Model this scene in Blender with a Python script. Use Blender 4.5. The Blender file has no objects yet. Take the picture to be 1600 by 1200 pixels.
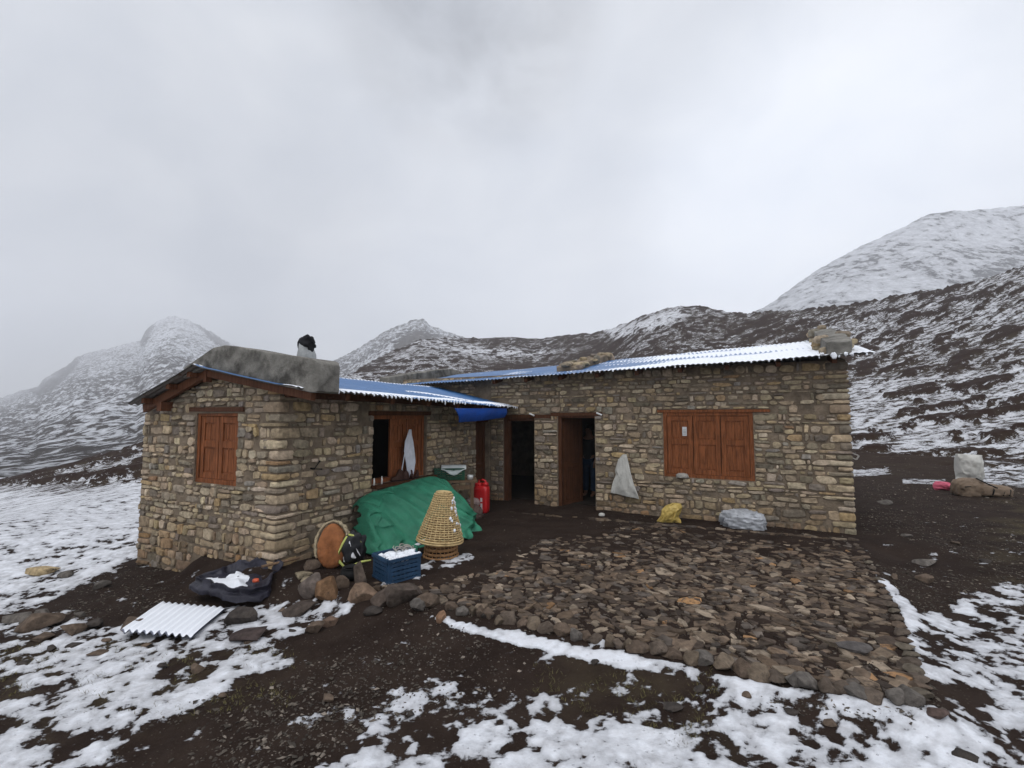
import bpy, bmesh, math, random
import numpy as np
from mathutils import Vector, Matrix
random.seed(7); RNG = np.random.default_rng(7)
S = bpy.context.scene
COL = S.collection
PI = math.pi

# ------------------------------------------------------------------ camera
F = 720.0; CZ = 1.8; TH = math.atan(50/720); CT, ST = math.cos(TH), math.sin(TH)
cam = bpy.data.cameras.new('camera'); cam.sensor_fit = 'HORIZONTAL'; cam.sensor_width = 36; cam.lens = 36*F/1600
cam.clip_start = .05; cam.clip_end = 3000
camo = bpy.data.objects.new('camera', cam); COL.objects.link(camo)
camo.location = (0, 0, CZ); camo.rotation_euler = (PI/2+TH, 0, 0); S.camera = camo
S.view_settings.view_transform = 'Standard'; S.view_settings.look = 'None'; S.view_settings.exposure = 0.12; S.view_settings.gamma = 1

def ray(px, py):
    x = (px-800)/F; y = (600-py)/F
    return np.array([x, CT-y*ST, ST+y*CT])
CAM = np.array([0, 0, CZ])
# house frame: u to the right along the gable/facade, v away from the camera
HC = np.array([-2.87, 5.70]); N2 = np.array([.889, -.457]); N2 = N2/np.linalg.norm(N2); D2 = np.array([-N2[1], N2[0]])
HROT = math.atan2(N2[1], N2[0])
def tohouse(p):
    d = np.array(p[:2])-HC
    return np.array([d@N2, d@D2, p[2]])
def toworld(u, v, z=0):
    p = HC+N2*u+D2*v
    return np.array([p[0], p[1], z])
def hpick(px, py, u=None, v=None):
    o = tohouse(CAM); r = ray(px, py); d = np.array([r[:2]@N2, r[:2]@D2, r[2]])
    t = (u-o[0])/d[0] if u is not None else (v-o[1])/d[1]
    return o+d*t
def gpick(px, py, z=0.0):
    d = ray(px, py); t = (z-CZ)/d[2]
    return CAM+d*t
def dpick(px, py, depth):
    return CAM+ray(px, py)*depth
def project(x, y, z):
    dx, dy, dz = x, y, z-CZ
    d = dy*CT+dz*ST; v = -dy*ST+dz*CT
    d = np.where(np.abs(d) < 1e-3, 1e-3, d)
    return 800+F*dx/d, 600-F*v/d, d

# ------------------------------------------------------------------ noise
def _h(ix, iy, iz, seed):
    h = (ix.astype(np.int64)*374761393+iy.astype(np.int64)*668265263+iz.astype(np.int64)*2147483647+seed*974634777) & 0xffffffff
    h = ((h ^ (h >> 13))*1274126177) & 0xffffffff
    h = ((h ^ (h >> 15))*2246822519) & 0xffffffff
    return ((h ^ (h >> 16)) & 0xffffff)/float(0xffffff)
def vnoise(x, y, z=None, seed=0):
    x = np.asarray(x, float); y = np.asarray(y, float); z = np.zeros_like(x) if z is None else np.asarray(z, float)+np.zeros_like(x)
    ix, iy, iz = np.floor(x), np.floor(y), np.floor(z)
    fx, fy, fz = x-ix, y-iy, z-iz
    fx, fy, fz = [f*f*f*(f*(f*6-15)+10) for f in (fx, fy, fz)]
    r = 0
    for a in (0, 1):
        for b in (0, 1):
            for c in (0, 1):
                w = (fx if a else 1-fx)*(fy if b else 1-fy)*(fz if c else 1-fz)
                r = r+w*_h(ix+a, iy+b, iz+c, seed)
    return r
def fbm(x, y, z=None, octv=4, seed=0, gain=.5):
    a, s, t = 1., 0., 0.
    for k in range(octv):
        f = 2.03**k
        s = s+a*vnoise(np.asarray(x)*f+17.3*k, np.asarray(y)*f-9.1*k, None if z is None else np.asarray(z)*f+3.7*k, seed+k); t += a; a *= gain
    return s/t
def sstep(a, b, x):
    t = np.clip((x-a)/(b-a), 0, 1); return t*t*(3-2*t)
def sdpoly(px, py, poly):
    px = np.asarray(px, float); py = np.asarray(py, float)
    d = np.full(px.shape, 1e18); inside = np.zeros(px.shape, bool); n = len(poly)
    for i in range(n):
        x0, y0 = poly[i]; x1, y1 = poly[(i+1) % n]
        ex, ey = x1-x0, y1-y0
        t = np.clip(((px-x0)*ex+(py-y0)*ey)/(ex*ex+ey*ey+1e-12), 0, 1)
        d = np.minimum(d, (px-x0-ex*t)**2+(py-y0-ey*t)**2)
        if y0 != y1:
            c = ((y0 > py) != (y1 > py)) & (px < (x1-x0)*(py-y0)/(y1-y0)+x0)
            inside ^= c
    return np.where(inside, -1, 1)*np.sqrt(d)

# ------------------------------------------------------------------ mesh helpers
def link(name, me, parent=None, mats=(), smooth=False):
    o = bpy.data.objects.new(name, me); COL.objects.link(o)
    for m in mats: me.materials.append(m)
    if parent is not None: o.parent = parent
    if smooth: me.polygons.foreach_set('use_smooth', [True]*len(me.polygons))
    return o
class MB:
    """collects vertices, faces, per-vertex colours and per-face material slots for ONE mesh"""
    def __init__(self): self.v = []; self.f = []; self.c = []; self.m = []; self.cur = (1, 1, 1); self.mi = 0
    def add(self, vs, fs, col=None, mi=None):
        b = len(self.v)
        self.v.extend([tuple(map(float, p)) for p in vs])
        c = self.cur if col is None else col
        if len(c) == 3 and not hasattr(c[0], '__len__'): self.c.extend([c]*len(vs))
        else: self.c.extend(c)
        for f in fs: self.f.append(tuple(i+b for i in f)); self.m.append(self.mi if mi is None else mi)
    def box(self, x0, x1, y0, y1, z0, z1, T=None, col=None, mi=None):
        vs = [(x, y, z) for x in (x0, x1) for y in (y0, y1) for z in (z0, z1)]
        if T: vs = [T(*p) for p in vs]
        self.add(vs, [(0, 1, 3, 2), (4, 6, 7, 5), (0, 4, 5, 1), (2, 3, 7, 6), (0, 2, 6, 4), (1, 5, 7, 3)], col, mi)
    def bar(self, p, q, w, h=None, up=(0, 0, 1), col=None, mi=None):
        p = Vector(p); q = Vector(q); d = (q-p).normalized(); h = w if h is None else h
        upv = Vector(up)
        if abs(d.dot(upv)) > .98: upv = Vector((1, 0, 0))
        a = d.cross(upv).normalized()*w/2; b = a.cross(d).normalized()*h/2
        vs = [e+s*a+t*b for e in (p, q) for s, t in ((-1, -1), (1, -1), (1, 1), (-1, 1))]
        self.add(vs, [(3, 2, 1, 0), (4, 5, 6, 7)]+[(i, (i+1) % 4, (i+1) % 4+4, i+4) for i in range(4)], col, mi)
    def tube(self, pts, r, n=8, col=None, mi=None, cap=True):
        pts = [Vector(p) for p in pts]; k = len(pts); rs = r if hasattr(r, '__len__') else [r]*k
        vs = []; ref = None
        for i, p in enumerate(pts):
            d = (pts[min(i+1, k-1)]-pts[max(i-1, 0)]).normalized()
            if ref is None: ref = Vector((0, 0, 1)) if abs(d.z) < .9 else Vector((1, 0, 0))
            a = d.cross(ref).normalized(); b = d.cross(a).normalized(); ref = -a.cross(d) if False else ref
            for j in range(n):
                t = 2*PI*j/n; vs.append(p+(a*math.cos(t)+b*math.sin(t))*rs[i])
        fs = [(i*n+j, i*n+(j+1) % n, (i+1)*n+(j+1) % n, (i+1)*n+j) for i in range(k-1) for j in range(n)]
        if cap: fs += [tuple(range(n))[::-1], tuple(range((k-1)*n, k*n))]
        self.add(vs, fs, col, mi)
    def lump(self, c, hs, p=5, n=4, jit=.06, R=None, col=None, mi=None, seed=None):
        """rounded block"""
        V, Fc = cube_grid(n)
        l = (np.abs(V)**p).sum(1)**(1/p)
        W = V/l[:, None]
        sd = random.randint(0, 9999) if seed is None else seed
        W = W*(1+jit*2*(vnoise(W[:, 0]*1.7+sd, W[:, 1]*1.7, W[:, 2]*1.7, sd)-.5)[:, None]*1.6)
        W = W*np.array(hs)
        if R is not None: W = W@np.array(R).T
        self.add(W+np.array(c), Fc, col, mi)
    def build(self, name, mats, parent=None, smooth=False, autosmooth=None):
        me = bpy.data.meshes.new(name); me.from_pydata(self.v, [], self.f)
        mats = mats if isinstance(mats, (list, tuple)) else [mats]
        at = me.attributes.new('col', 'FLOAT_COLOR', 'POINT')
        a = np.ones((len(self.v), 4), np.float32); a[:, :3] = np.array(self.c, np.float32).reshape(-1, 3); at.data.foreach_set('color', a.ravel())
        if any(self.m): me.polygons.foreach_set('material_index', self.m)
        me.update()
        o = link(name, me, parent, mats, smooth)
        if autosmooth: me.set_sharp_from_angle(angle=math.radians(autosmooth))
        return o
_cg = {}
def cube_grid(n):
    if n in _cg: return _cg[n]
    idx = {}; V = []; Fc = []
    def vid(i, j, k):
        key = (i, j, k)
        if key not in idx: idx[key] = len(V); V.append([2*i/n-1, 2*j/n-1, 2*k/n-1])
        return idx[key]
    for a in range(n):
        for b in range(n):
            for s in (0, n):
                q = [(s, a, b), (s, a+1, b), (s, a+1, b+1), (s, a, b+1)]
                q2 = [(a, s, b), (a, s, b+1), (a+1, s, b+1), (a+1, s, b)]
                q3 = [(a, b, s), (a+1, b, s), (a+1, b+1, s), (a, b+1, s)]
                for f in (q, q2, q3):
                    ids = [vid(*t) for t in f]
                    Fc.append(tuple(ids if s else ids[::-1]))
    V = np.array(V, float); V = np.tan(V*PI/4)
    _cg[n] = (V, Fc); return _cg[n]
def grid_mesh(name, X, Y, Z, attrs=None, parent=None, mats=(), smooth=True, wrap=False):
    """X,Y,Z of shape (r,c)"""
    r, c = X.shape
    me = bpy.data.meshes.new(name)
    co = np.stack([X, Y, Z], -1).reshape(-1, 3).astype(np.float32)
    i = np.arange(r-1)[:, None]*c; j = np.arange(c if wrap else c-1)[None, :]; j2 = (j+1) % c
    q = np.stack([i+j, i+j2, i+c+j2, i+c+j], -1).reshape(-1, 4)
    me.vertices.add(len(co)); me.vertices.foreach_set('co', co.ravel())
    me.loops.add(q.size); me.loops.foreach_set('vertex_index', q.ravel().astype(np.int32))
    me.polygons.add(len(q)); me.polygons.foreach_set('loop_start', (np.arange(len(q))*4).astype(np.int32))
    me.update(calc_edges=True)
    for k, a in (attrs or {}).items():
        a = np.asarray(a)
        if a.ndim == 3:
            at = me.attributes.new(k, 'FLOAT_COLOR', 'POINT'); w = np.ones((r*c, 4), np.float32); w[:, :3] = a.reshape(-1, 3); at.data.foreach_set('color', w.ravel())
        else:
            at = me.attributes.new(k, 'FLOAT', 'POINT'); at.data.foreach_set('value', a.ravel().astype(np.float32))
    return link(name, me, parent, mats, smooth)
def tag(o, label=None, cat=None, group=None, kind=None):
    if label: o['label'] = label
    if cat: o['category'] = cat
    if group: o['group'] = group
    if kind: o['kind'] = kind
    return o
def empty(name, loc=(0, 0, 0), rz=0):
    o = bpy.data.objects.new(name, None); COL.objects.link(o); o.location = loc; o.rotation_euler = (0, 0, rz); o.empty_display_size = .1
    return o

# ------------------------------------------------------------------ materials
class NT:
    def __init__(self, mat):
        self.t = mat.node_tree; self.n = self.t.nodes; self.l = self.t.links
    def new(self, typ, **kw):
        x = self.n.new(typ)
        for k, v in kw.items():
            if k in x.inputs: x.inputs[k].default_value = v
            else: setattr(x, k, v)
        return x
    def link(self, a, b): self.l.new(a, b)
    def val(self, sock, v):
        if hasattr(v, 'is_output'): self.link(v, sock)
        else: sock.default_value = v
    def math(self, op, a, b=0.0, clamp=False):
        x = self.n.new('ShaderNodeMath'); x.operation = op; x.use_clamp = clamp
        self.val(x.inputs[0], a); self.val(x.inputs[1], b); return x.outputs[0]
    def noise(self, vec, scale, detail=4, rough=.55, dist=0.0):
        x = self.new('ShaderNodeTexNoise'); x.inputs['Scale'].default_value = scale; x.inputs['Detail'].default_value = detail
        x.inputs['Roughness'].default_value = rough; x.inputs['Distortion'].default_value = dist
        if vec is not None: self.link(vec, x.inputs['Vector'])
        return x.outputs['Fac']
    def maprange(self, v, a, b, c=0., d=1., smooth=False):
        x = self.n.new('ShaderNodeMapRange'); x.interpolation_type = 'SMOOTHSTEP' if smooth else 'LINEAR'
        self.val(x.inputs[0], v); 
        for i, q in enumerate((a, b, c, d)): self.val(x.inputs[i+1], q)
        return x.outputs[0]
    def mix(self, f, a, b, mode='MIX'):
        x = self.n.new('ShaderNodeMix'); x.data_type = 'RGBA'; x.blend_type = mode
        self.val(x.inputs[0], f)
        for s, q in ((x.inputs[6], a), (x.inputs[7], b)):
            if hasattr(q, 'is_output'): self.link(q, s)
            else: s.default_value = (*q, 1) if len(q) == 3 else q
        return x.outputs[2]
    def attr(self, name, fac=False):
        x = self.n.new('ShaderNodeAttribute'); x.attribute_name = name; return x.outputs['Fac' if fac else 'Color']
    def coord(self, which='Object', scale=(1, 1, 1)):
        x = self.n.new('ShaderNodeTexCoord'); m = self.n.new('ShaderNodeMapping'); m.inputs['Scale'].default_value = scale
        self.link(x.outputs[which], m.inputs[0]); return m.outputs[0]
def newmat(name):
    m = bpy.data.materials.new(name); m.use_nodes = True
    nt = NT(m); b = nt.n['Principled BSDF']; return m, nt, b
def basic(name, col, rough=.8, var=.25, scale=8, bump=.2, bscale=40, attr=False, metal=0., dirt=None, stretch=(1, 1, 1), bdist=.01, spec=.12):
    m, nt, b = newmat(name)
    v = nt.coord('Object', stretch)
    n = nt.noise(v, scale, 5, .6)
    f = nt.maprange(n, .3, .7, 1-var, 1+var)
    base = nt.attr('col') if attr else None
    if base is None:
        rgb = nt.n.new('ShaderNodeRGB'); rgb.outputs[0].default_value = (*col, 1); base = rgb.outputs[0]
    c = nt.mix(1., base, f, 'MULTIPLY')
    if dirt:
        d = nt.noise(v, dirt[1], 6, .65)
        c = nt.mix(nt.maprange(d, dirt[2], dirt[2]+.15), c, dirt[0])
    nt.link(c, b.inputs['Base Color']); b.inputs['Roughness'].default_value = rough; b.inputs['Metallic'].default_value = metal
    b.inputs['Specular IOR Level'].default_value = spec
    if bump:
        bn = nt.n.new('ShaderNodeBump'); bn.inputs['Strength'].default_value = bump; bn.inputs['Distance'].default_value = bdist
        nt.link(nt.noise(v, bscale, 6, .65), bn.inputs['Height']); nt.link(bn.outputs[0], b.inputs['Normal'])
    return m
def wood(name, col, dark=.55):
    m, nt, b = newmat(name)
    v = nt.coord('Object', (14, 14, 1.2))
    g = nt.noise(v, 3, 6, .6, .6)
    v2 = nt.coord('Object', (1, 1, 1)); k = nt.noise(v2, 3.5, 5, .6)
    c = nt.mix(nt.maprange(g, .35, .65), tuple(x*dark for x in col), col)
    c = nt.mix(nt.maprange(k, .42, .7, 0, .55), c, tuple(x*.45 for x in col))
    nt.link(c, b.inputs['Base Color']); b.inputs['Roughness'].default_value = .62; b.inputs['Specular IOR Level'].default_value = .12
    bn = nt.n.new('ShaderNodeBump'); bn.inputs['Strength'].default_value = .25; bn.inputs['Distance'].default_value = .004
    nt.link(g, bn.inputs['Height']); nt.link(bn.outputs[0], b.inputs['Normal'])
    return m
SNOWC = (.80, .82, .86)
M = {}
M['stone'] = basic('stone', (.3, .25, .18), .9, .38, 16, .7, 55, attr=True, bdist=.014, dirt=((.16, .13, .095), 5, .60))
M['mortar'] = basic('mortar', (.205, .16, .115), .95, .35, 5, .8, 35, bdist=.025, dirt=((.11, .09, .066), 3.5, .55))
M['concrete'] = basic('concrete', (.185, .175, .155), .95, .45, 5, .7, 30, bdist=.02, dirt=((.065, .06, .052), 2.6, .52))
M['wood'] = wood('shutter_wood', (.305, .105, .041), .36)
M['wooddark'] = wood('weathered_wood', (.11, .045, .022))
M['beam'] = wood('beam_wood', (.17, .068, .033))
M['plank'] = wood('raw_plank', (.22, .14, .085))
M['rock'] = basic('rock', (.12, .1, .08), .88, .5, 11, .9, 26, attr=True, bdist=.02, dirt=((.04, .032, .026), 7, .56))
M['snow'] = basic('snow', SNOWC, .75, .05, 8, .4, 30, bdist=.02)
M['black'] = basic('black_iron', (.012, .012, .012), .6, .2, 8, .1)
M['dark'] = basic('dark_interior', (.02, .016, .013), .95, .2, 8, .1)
# ================================================================== GROUND
PATIO_PX = [(1338, 843), (1395, 955), (1452, 1092), (1395, 1088), (1290, 1066), (1180, 1048), (1060, 1017), (950, 992), (850, 972), (760, 955), (690, 938), (620, 922), (560, 912), (600, 880), (700, 850), (760, 812), (830, 800), (1000, 812), (1200, 838)]
PATIO = [tuple(gpick(px, py, .0)[:2]) for px, py in PATIO_PX]
PLAT = [tuple(gpick(px, py, 0.)[:2]) for px, py in PATIO_PX[:13]]+[tuple(toworld(u, v)[:2]) for u, v in ((.15, -.02), (0, -.02), (-1.4, .1), (-3.1, 2.2), (-3.3, 10.5), (7.4, 10.5), (7.4, 5.0))]
def gz_base(x, y):
    z = -.15-.06*np.clip(-x-1.2, 0, 6)+.012*np.clip(x-4.5, 0, 20)+.012*np.clip(y-9, 0, 20)
    z = z+.05*(fbm(x*.35+3, y*.35, None, 3, 5)-.5)
    d = sdpoly(x, y, PLAT)
    k = 1-sstep(-.05, .55, d+.12*(fbm(x*2, y*2, None, 3, 9)-.5))
    return z*(1-k)+(-.035)*k
SKY_N = [(-1500, 640, 40, 18), (-300, 760, 60, 20), (0, 757, 45, 15), (110, 730, 45, 16), (230, 692, 50, 18), (330, 665, 60, 22), (450, 640, 90, 25), (520, 600, 93, 28), (600, 552, 143, 30), (655, 530, 155, 30), (700, 524, 167, 30), (750, 528, 174, 30), (800, 525, 174, 30), (835, 529, 174, 30), (880, 523, 170, 30), (935, 518, 156, 30), (970, 507, 140, 30), (1000, 495, 128, 30), (1035, 483, 125, 30), (1070, 476, 122, 30), (1100, 478, 120, 30), (1140, 485, 115, 28), (1180, 487, 108, 28), (1300, 479, 92, 26), (1370, 468, 86, 25), (1440, 455, 80, 24), (1520, 441, 74, 24), (1600, 418, 70, 23), (1750, 385, 65, 22), (2100, 350, 55, 20), (3200, 420, 40, 18)]
_az = np.array([math.atan((p[0]-800)/F) for p in SKY_N]); _k = np.array([(650-p[1])/F for p in SKY_N])*np.cos(_az)
_rs = np.array([p[2] for p in SKY_N])/np.cos(_az)**.5; _r0 = np.array([p[3] for p in SKY_N])
def terrain(az, r):
    """height of the ground at azimuth az (0 ahead, + right) and distance r"""
    x = r*np.sin(az); y = r*np.cos(az)
    aa = np.clip(az, _az[0], _az[-1])
    k = np.interp(aa, _az, _k); rs = np.interp(aa, _az, _rs); r0 = np.interp(aa, _az, _r0)
    back = sstep(1.25, 1.9, np.abs(az)); k = k*(1-back)+.0*back; rs = rs*(1-back)+60*back
    zb = gz_base(x, y)
    xb, yb = r0*np.sin(az), r0*np.cos(az)
    z0 = gz_base(xb, yb); k0 = (z0-CZ)/r0
    t = np.clip((np.log(r)-np.log(r0))/(np.log(rs)-np.log(r0)), 0, 1)
    kk = k0+(k-k0)*t**1.12
    zf = CZ+r*kk
    big = (fbm(x*.03, y*.03, None, 4, 21)-.5)*r*.05*np.sin(PI*np.clip(t, 0, 1))+(fbm(x*.25, y*.25, None, 3, 31)-.5)*r*.008*np.sqrt(np.clip(t, 0, 1))
    zf = zf+big
    over = np.clip(r-rs, 0, None)
    zf = np.where(r > rs, CZ+rs*k+(fbm(xb*.25, yb*.25, None, 3, 31)-.5)*0-.22*over, zf)
    w = sstep(-.12, .06, (np.log(r)-np.log(r0)))
    return zb*(1-w)+zf*w, t, rs
SNOW_REG = [  # polygon in photo pixels (cast onto the ground), coverage, softness
 ([(-400, 740), (110, 768), (235, 752), (300, 830), (222, 868), (170, 895), (110, 928), (60, 950), (0, 962), (-400, 1010)], .76, 14),
 ([(-400, 985), (0, 965), (90, 945), (180, 990), (60, 1020), (-400, 1060)], .42, 20),
 ([(-400, 1020), (0, 1005), (180, 985), (240, 955), (345, 950), (400, 945), (470, 935), (560, 938), (545, 960), (470, 992), (400, 1015), (330, 1020), (180, 1030), (-400, 1080)], .77, 12),
 ([(-400, 1050), (0, 1030), (180, 1020), (330, 1012), (430, 1020), (500, 1035), (430, 1055), (380, 1070), (300, 1110), (210, 1160), (110, 1215), (-400, 1400)], .62, 20),
 ([(430, 1230), (500, 1190), (560, 1150), (590, 1105), (680, 1095), (820, 1105), (920, 1105), (1000, 1095), (1120, 1105), (1300, 1120), (1450, 1130), (1700, 1130), (1700, 1500), (430, 1500)], .67, 26),
 ([(470, 1130), (600, 1085), (760, 1065), (900, 1060), (1010, 1080), (1000, 1115), (600, 1130)], .40, 22),
 ([(665, 962), (700, 968), (760, 978), (800, 985), (860, 998), (960, 1020), (1060, 1038), (1180, 1068), (1300, 1084), (1430, 1100), (1430, 1118), (1300, 1104), (1180, 1094), (1060, 1062), (950, 1040), (850, 1014), (770, 1000), (700, 978)], 1.0, 7),
 ([(900, 1060), (1080, 1060), (1250, 1090), (1440, 1110), (1440, 1140), (1000, 1110)], .47, 18),
 ([(1364, 892), (1390, 905), (1420, 945), (1450, 985), (1500, 1060), (1540, 1120), (1460, 1118), (1440, 1060), (1405, 965)], .95, 9),
 ([(1430, 965), (1480, 950), (1530, 925), (1610, 915), (1800, 900), (1800, 1250), (1430, 1140)], .56, 24),
 ([(650, 880), (735, 858), (745, 872), (700, 892), (660, 905), (600, 925), (590, 915)], .55, 8),
 ([(1330, 733), (1385, 732), (1400, 742), (1330, 746)], .62, 5), ([(1410, 748), (1480, 750), (1480, 758), (1410, 756)], .6, 4),
 ([(1490, 722), (1700, 728), (1700, 765), (1540, 760)], .58, 8), ([(1340, 706), (1700, 720), (1700, 560), (1330, 600)], .62, 9),
]
fa = np.radians(np.arange(-61, 61.01, .17)); oa = np.radians(np.arange(63.5, 296.6, 3.0))
az = np.concatenate([fa, oa]); 
rr = np.exp(np.arange(math.log(.7), math.log(330), .0098))
A, R = np.meshgrid(az, rr); A2 = np.where(A > PI, A-2*PI, A)
Zt, Tt, RSt = terrain(A2, R)
Xt = R*np.sin(A); Yt = R*np.cos(A)
ppx, ppy, pd = project(Xt, Yt, Zt)
front = pd > .3
reg = np.where(R > 24, .60, -.02)*np.ones_like(R)
reg = np.where(front, reg, .6)
# mid and far slopes: more snow on some belts, less on others
lowp = fbm(Xt*.035+9, Yt*.035, None, 3, 77)
slope = .53+.5*(lowp-.5)
farw = sstep(20, 34, R); reg = reg*(1-farw)+slope*farw
for poly, p, soft in SNOW_REG:
    wpx = ppx+soft*1.6*(fbm(Xt*1.1, Yt*1.1, None, 3, 41)-.5); wpy = ppy+soft*1.2*(fbm(Xt*1.1+50, Yt*1.1, None, 3, 43)-.5)
    w = (1-sstep(-soft*.5, soft*.5, sdpoly(wpx, wpy, poly)))*front*(R < 60)
    reg = reg*(1-w)+p*w
court = 1-sstep(-.25, .12, sdpoly(Xt, Yt, PLAT))
keepb = 1-sstep(-6, 6, sdpoly(ppx, ppy, SNOW_REG[10][0]))
reg = reg*(1-court*(1-keepb))-.32*court*(1-keepb)
# dark heath belt on the left foot, and bright snowfield on the rounded hill
def belt(poly, p, soft):
    global reg
    w = (1-sstep(-soft, soft, sdpoly(ppx, ppy, poly)))*front*(R > 12); reg = reg*(1-w)+p*w
belt([(-300, 700), (240, 660), (240, 745), (110, 765), (-300, 765)], .50, 10)
belt([(945, 515), (1000, 500), (1060, 482), (1075, 492), (1030, 512), (960, 530)], .74, 5)
belt([(700, 520), (930, 515), (930, 545), (760, 545)], .40, 8)
belt([(1230, 500), (1440, 462), (1600, 420), (1800, 380), (1800, 500), (1600, 520), (1380, 545)], .54, 18)
belt([(1330, 690), (1330, 610), (1700, 590), (1700, 730)], .60, 14)
# shrubs: low mounds on the slopes
sh = fbm(Xt*.55, Yt*.9, None, 4, 88); shf = fbm(Xt*.16, Yt*.22, None, 2, 95)
shm = sstep(.53, .63, sh+.35*(shf-.5)-.45*(reg-.5))*sstep(17, 30, R)*(ppy < 760)
lump_h = shm*.34*(1-sstep(90, 200, R))
micro = (fbm(Xt*5, Yt*5, None, 3, 12)-.5)*.035*(1-sstep(14, 30, R))+(fbm(Xt*17, Yt*17, None, 2, 14)-.5)*.016*(1-sstep(5, 9, R))
wn_ = 1-sstep(10, 16, R)
qn = reg+1.45*(fbm(Xt*4.4, Yt*5.2, None, 4, 201)-.5)+1.0*(fbm(Xt*14, Yt*17, None, 3, 207)-.5)
snow_attr = reg*(1-wn_)+qn*wn_
sn = .013*sstep(.44, .80, qn)*wn_
Zg = Zt+lump_h+micro*np.where(reg > .5, .7, 1.0)+sn
_Lfa, _ZL = len(fa), Zt
def gz(x, y):
    a = math.atan2(x, y); r = max(math.hypot(x, y), .71)
    if abs(a) > 1.05: return float(terrain(np.array([a]), np.array([r]))[0][0])
    fj = (a-fa[0])/(fa[1]-fa[0]); fk = (math.log(r)-math.log(.7))/.0098; j = int(fj); k = min(int(fk), len(rr)-2); tj, tk = fj-j, fk-k
    return float((_ZL[k, j]*(1-tj)+_ZL[k, j+1]*tj)*(1-tk)+(_ZL[k+1, j]*(1-tj)+_ZL[k+1, j+1]*tj)*tk)
def gpt(px, py):
    """where the photo's pixel meets the ground"""
    z = 0.
    for _ in range(25):
        p = gpick(px, py, z); z = .5*z+.5*gz(p[0], p[1])
    p = gpick(px, py, z); return np.array([p[0], p[1], gz(p[0], p[1])])

def ground_mat(name, s1, s2, s3, soil, heath, far_attr=True, tint=None, snowcol=(.75, .77, .81)):
    m, nt, b = newmat(name)
    v = nt.coord('Object', (1, 1.35, 1) if far_attr else (1, .62, 1))
    n1 = nt.noise(v, s1, 6, .60, .2 if far_attr else 0); n2 = nt.noise(v, s2, 9, .62, .25); n3 = nt.noise(v, s3, 6, .62, .3 if far_attr else 0)
    far = nt.attr('far', True)
    n12 = nt.mix(nt.maprange(far, 0, .5), n1, n2); nn = nt.mix(nt.maprange(far, .5, 1), n12, n3)
    hi = nt.noise(nt.coord('Object', (.85, 1.25, 1)), s1*4.2 if far_attr else s1*3, 4, .6, .4)
    reg_ = nt.attr('snow', True); shr = nt.attr('shrub', True)
    q = nt.math('ADD', reg_, nt.math('MULTIPLY', nt.math('SUBTRACT', nn, .5), nt.maprange(nt.attr('near', True), 0, 1, 2.1, .9)))
    q = nt.math('ADD', q, nt.math('MULTIPLY', nt.math('SUBTRACT', hi, .5), nt.maprange(nt.attr('near', True), 0, 1, .9, .95) if far_attr else .6))
    q = nt.math('ADD', q, nt.math('MULTIPLY', nt.math('SUBTRACT', n1, .5), nt.maprange(far, .05, .4, 0, 1.3 if far_attr else 1.5)))
    q = nt.math('SUBTRACT', q, nt.math('MULTIPLY', shr, .42))
    mask = nt.maprange(q, .45, .61, 0, 1, True)
    # soil
    fine = nt.noise(v, 45, 6, .7); med = nt.noise(v, 2.2, 6, .6); peb = nt.n.new('ShaderNodeTexVoronoi'); peb.inputs['Scale'].default_value = 32; nt.link(v, peb.inputs['Vector'])
    sc = nt.mix(nt.maprange(med, .35, .68), soil[0], soil[1])
    sc = nt.mix(nt.maprange(fine, .55, .8, 0, .6), sc, soil[2])
    sep = nt.n.new('ShaderNodeSeparateColor'); nt.link(peb.outputs['Color'], sep.inputs[0])
    pebm = nt.math('MULTIPLY', nt.maprange(peb.outputs['Distance'], .25, .1), nt.maprange(sep.outputs[0], .72, .8))
    sc = nt.mix(nt.math('MULTIPLY', pebm, nt.maprange(far, .15, 0.)), sc, (.115, .095, .075))
    gr = nt.noise(v, 1.1, 5, .65)
    grs = nt.attr('grass', True)
    sc = nt.mix(nt.math('MULTIPLY', grs, nt.maprange(gr, .45, .7)), sc, (.075, .062, .032))
    hn = nt.noise(v, 1.3 if far_attr else .08, 6, .7)
    hc = nt.mix(nt.maprange(hn, .35, .65), heath[0], heath[1])
    sc = nt.mix(nt.maprange(far, .08, .5), sc, hc)
    sc = nt.mix(nt.math('MULTIPLY', shr, .8), sc, heath[0])
    if tint: sc = nt.mix(nt.attr('scree', True), sc, tint)
    snowc = nt.mix(nt.maprange(nt.noise(v, s1*2.2, 5, .7), .3, .7), (.60, .60, .62) if far_attr else tuple(q*.72 for q in snowcol), snowcol)
    # thin snow lets some ground through
    thin = nt.maprange(q, .5, 1.15, .46, 0.02)
    snowc = nt.mix(thin, snowc, sc)
    c = nt.mix(mask, sc, snowc)
    nt.link(c, b.inputs['Base Color'])
    nt.link(nt.maprange(mask, 0, 1, .88, .7), b.inputs['Roughness']); b.inputs['Specular IOR Level'].default_value = .06
    h = nt.math('ADD', nt.math('MULTIPLY', mask, .5), nt.math('ADD', nt.math('MULTIPLY', fine, .35), nt.math('MULTIPLY', nt.math('MULTIPLY', pebm, .5), nt.maprange(far, .2, 0))))
    bn = nt.n.new('ShaderNodeBump'); bn.inputs['Strength'].default_value = .8; bn.inputs['Distance'].default_value = .03 if far_attr else .8
    nt.link(h, bn.inputs['Height']); nt.link(bn.outputs[0], b.inputs['Normal'])
    return m
SOIL = ((.0185, .0118, .0092), (.033, .0225, .0172), (.062, .046, .036))
HEATH = ((.021, .0105, .0078), (.050, .038, .024))
M['ground'] = ground_mat('ground_soil_snow', 4.2, 1.25, .6, SOIL, HEATH)
farattr = .5*sstep(9, 30, R)+.5*sstep(70, 190, R)
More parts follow.
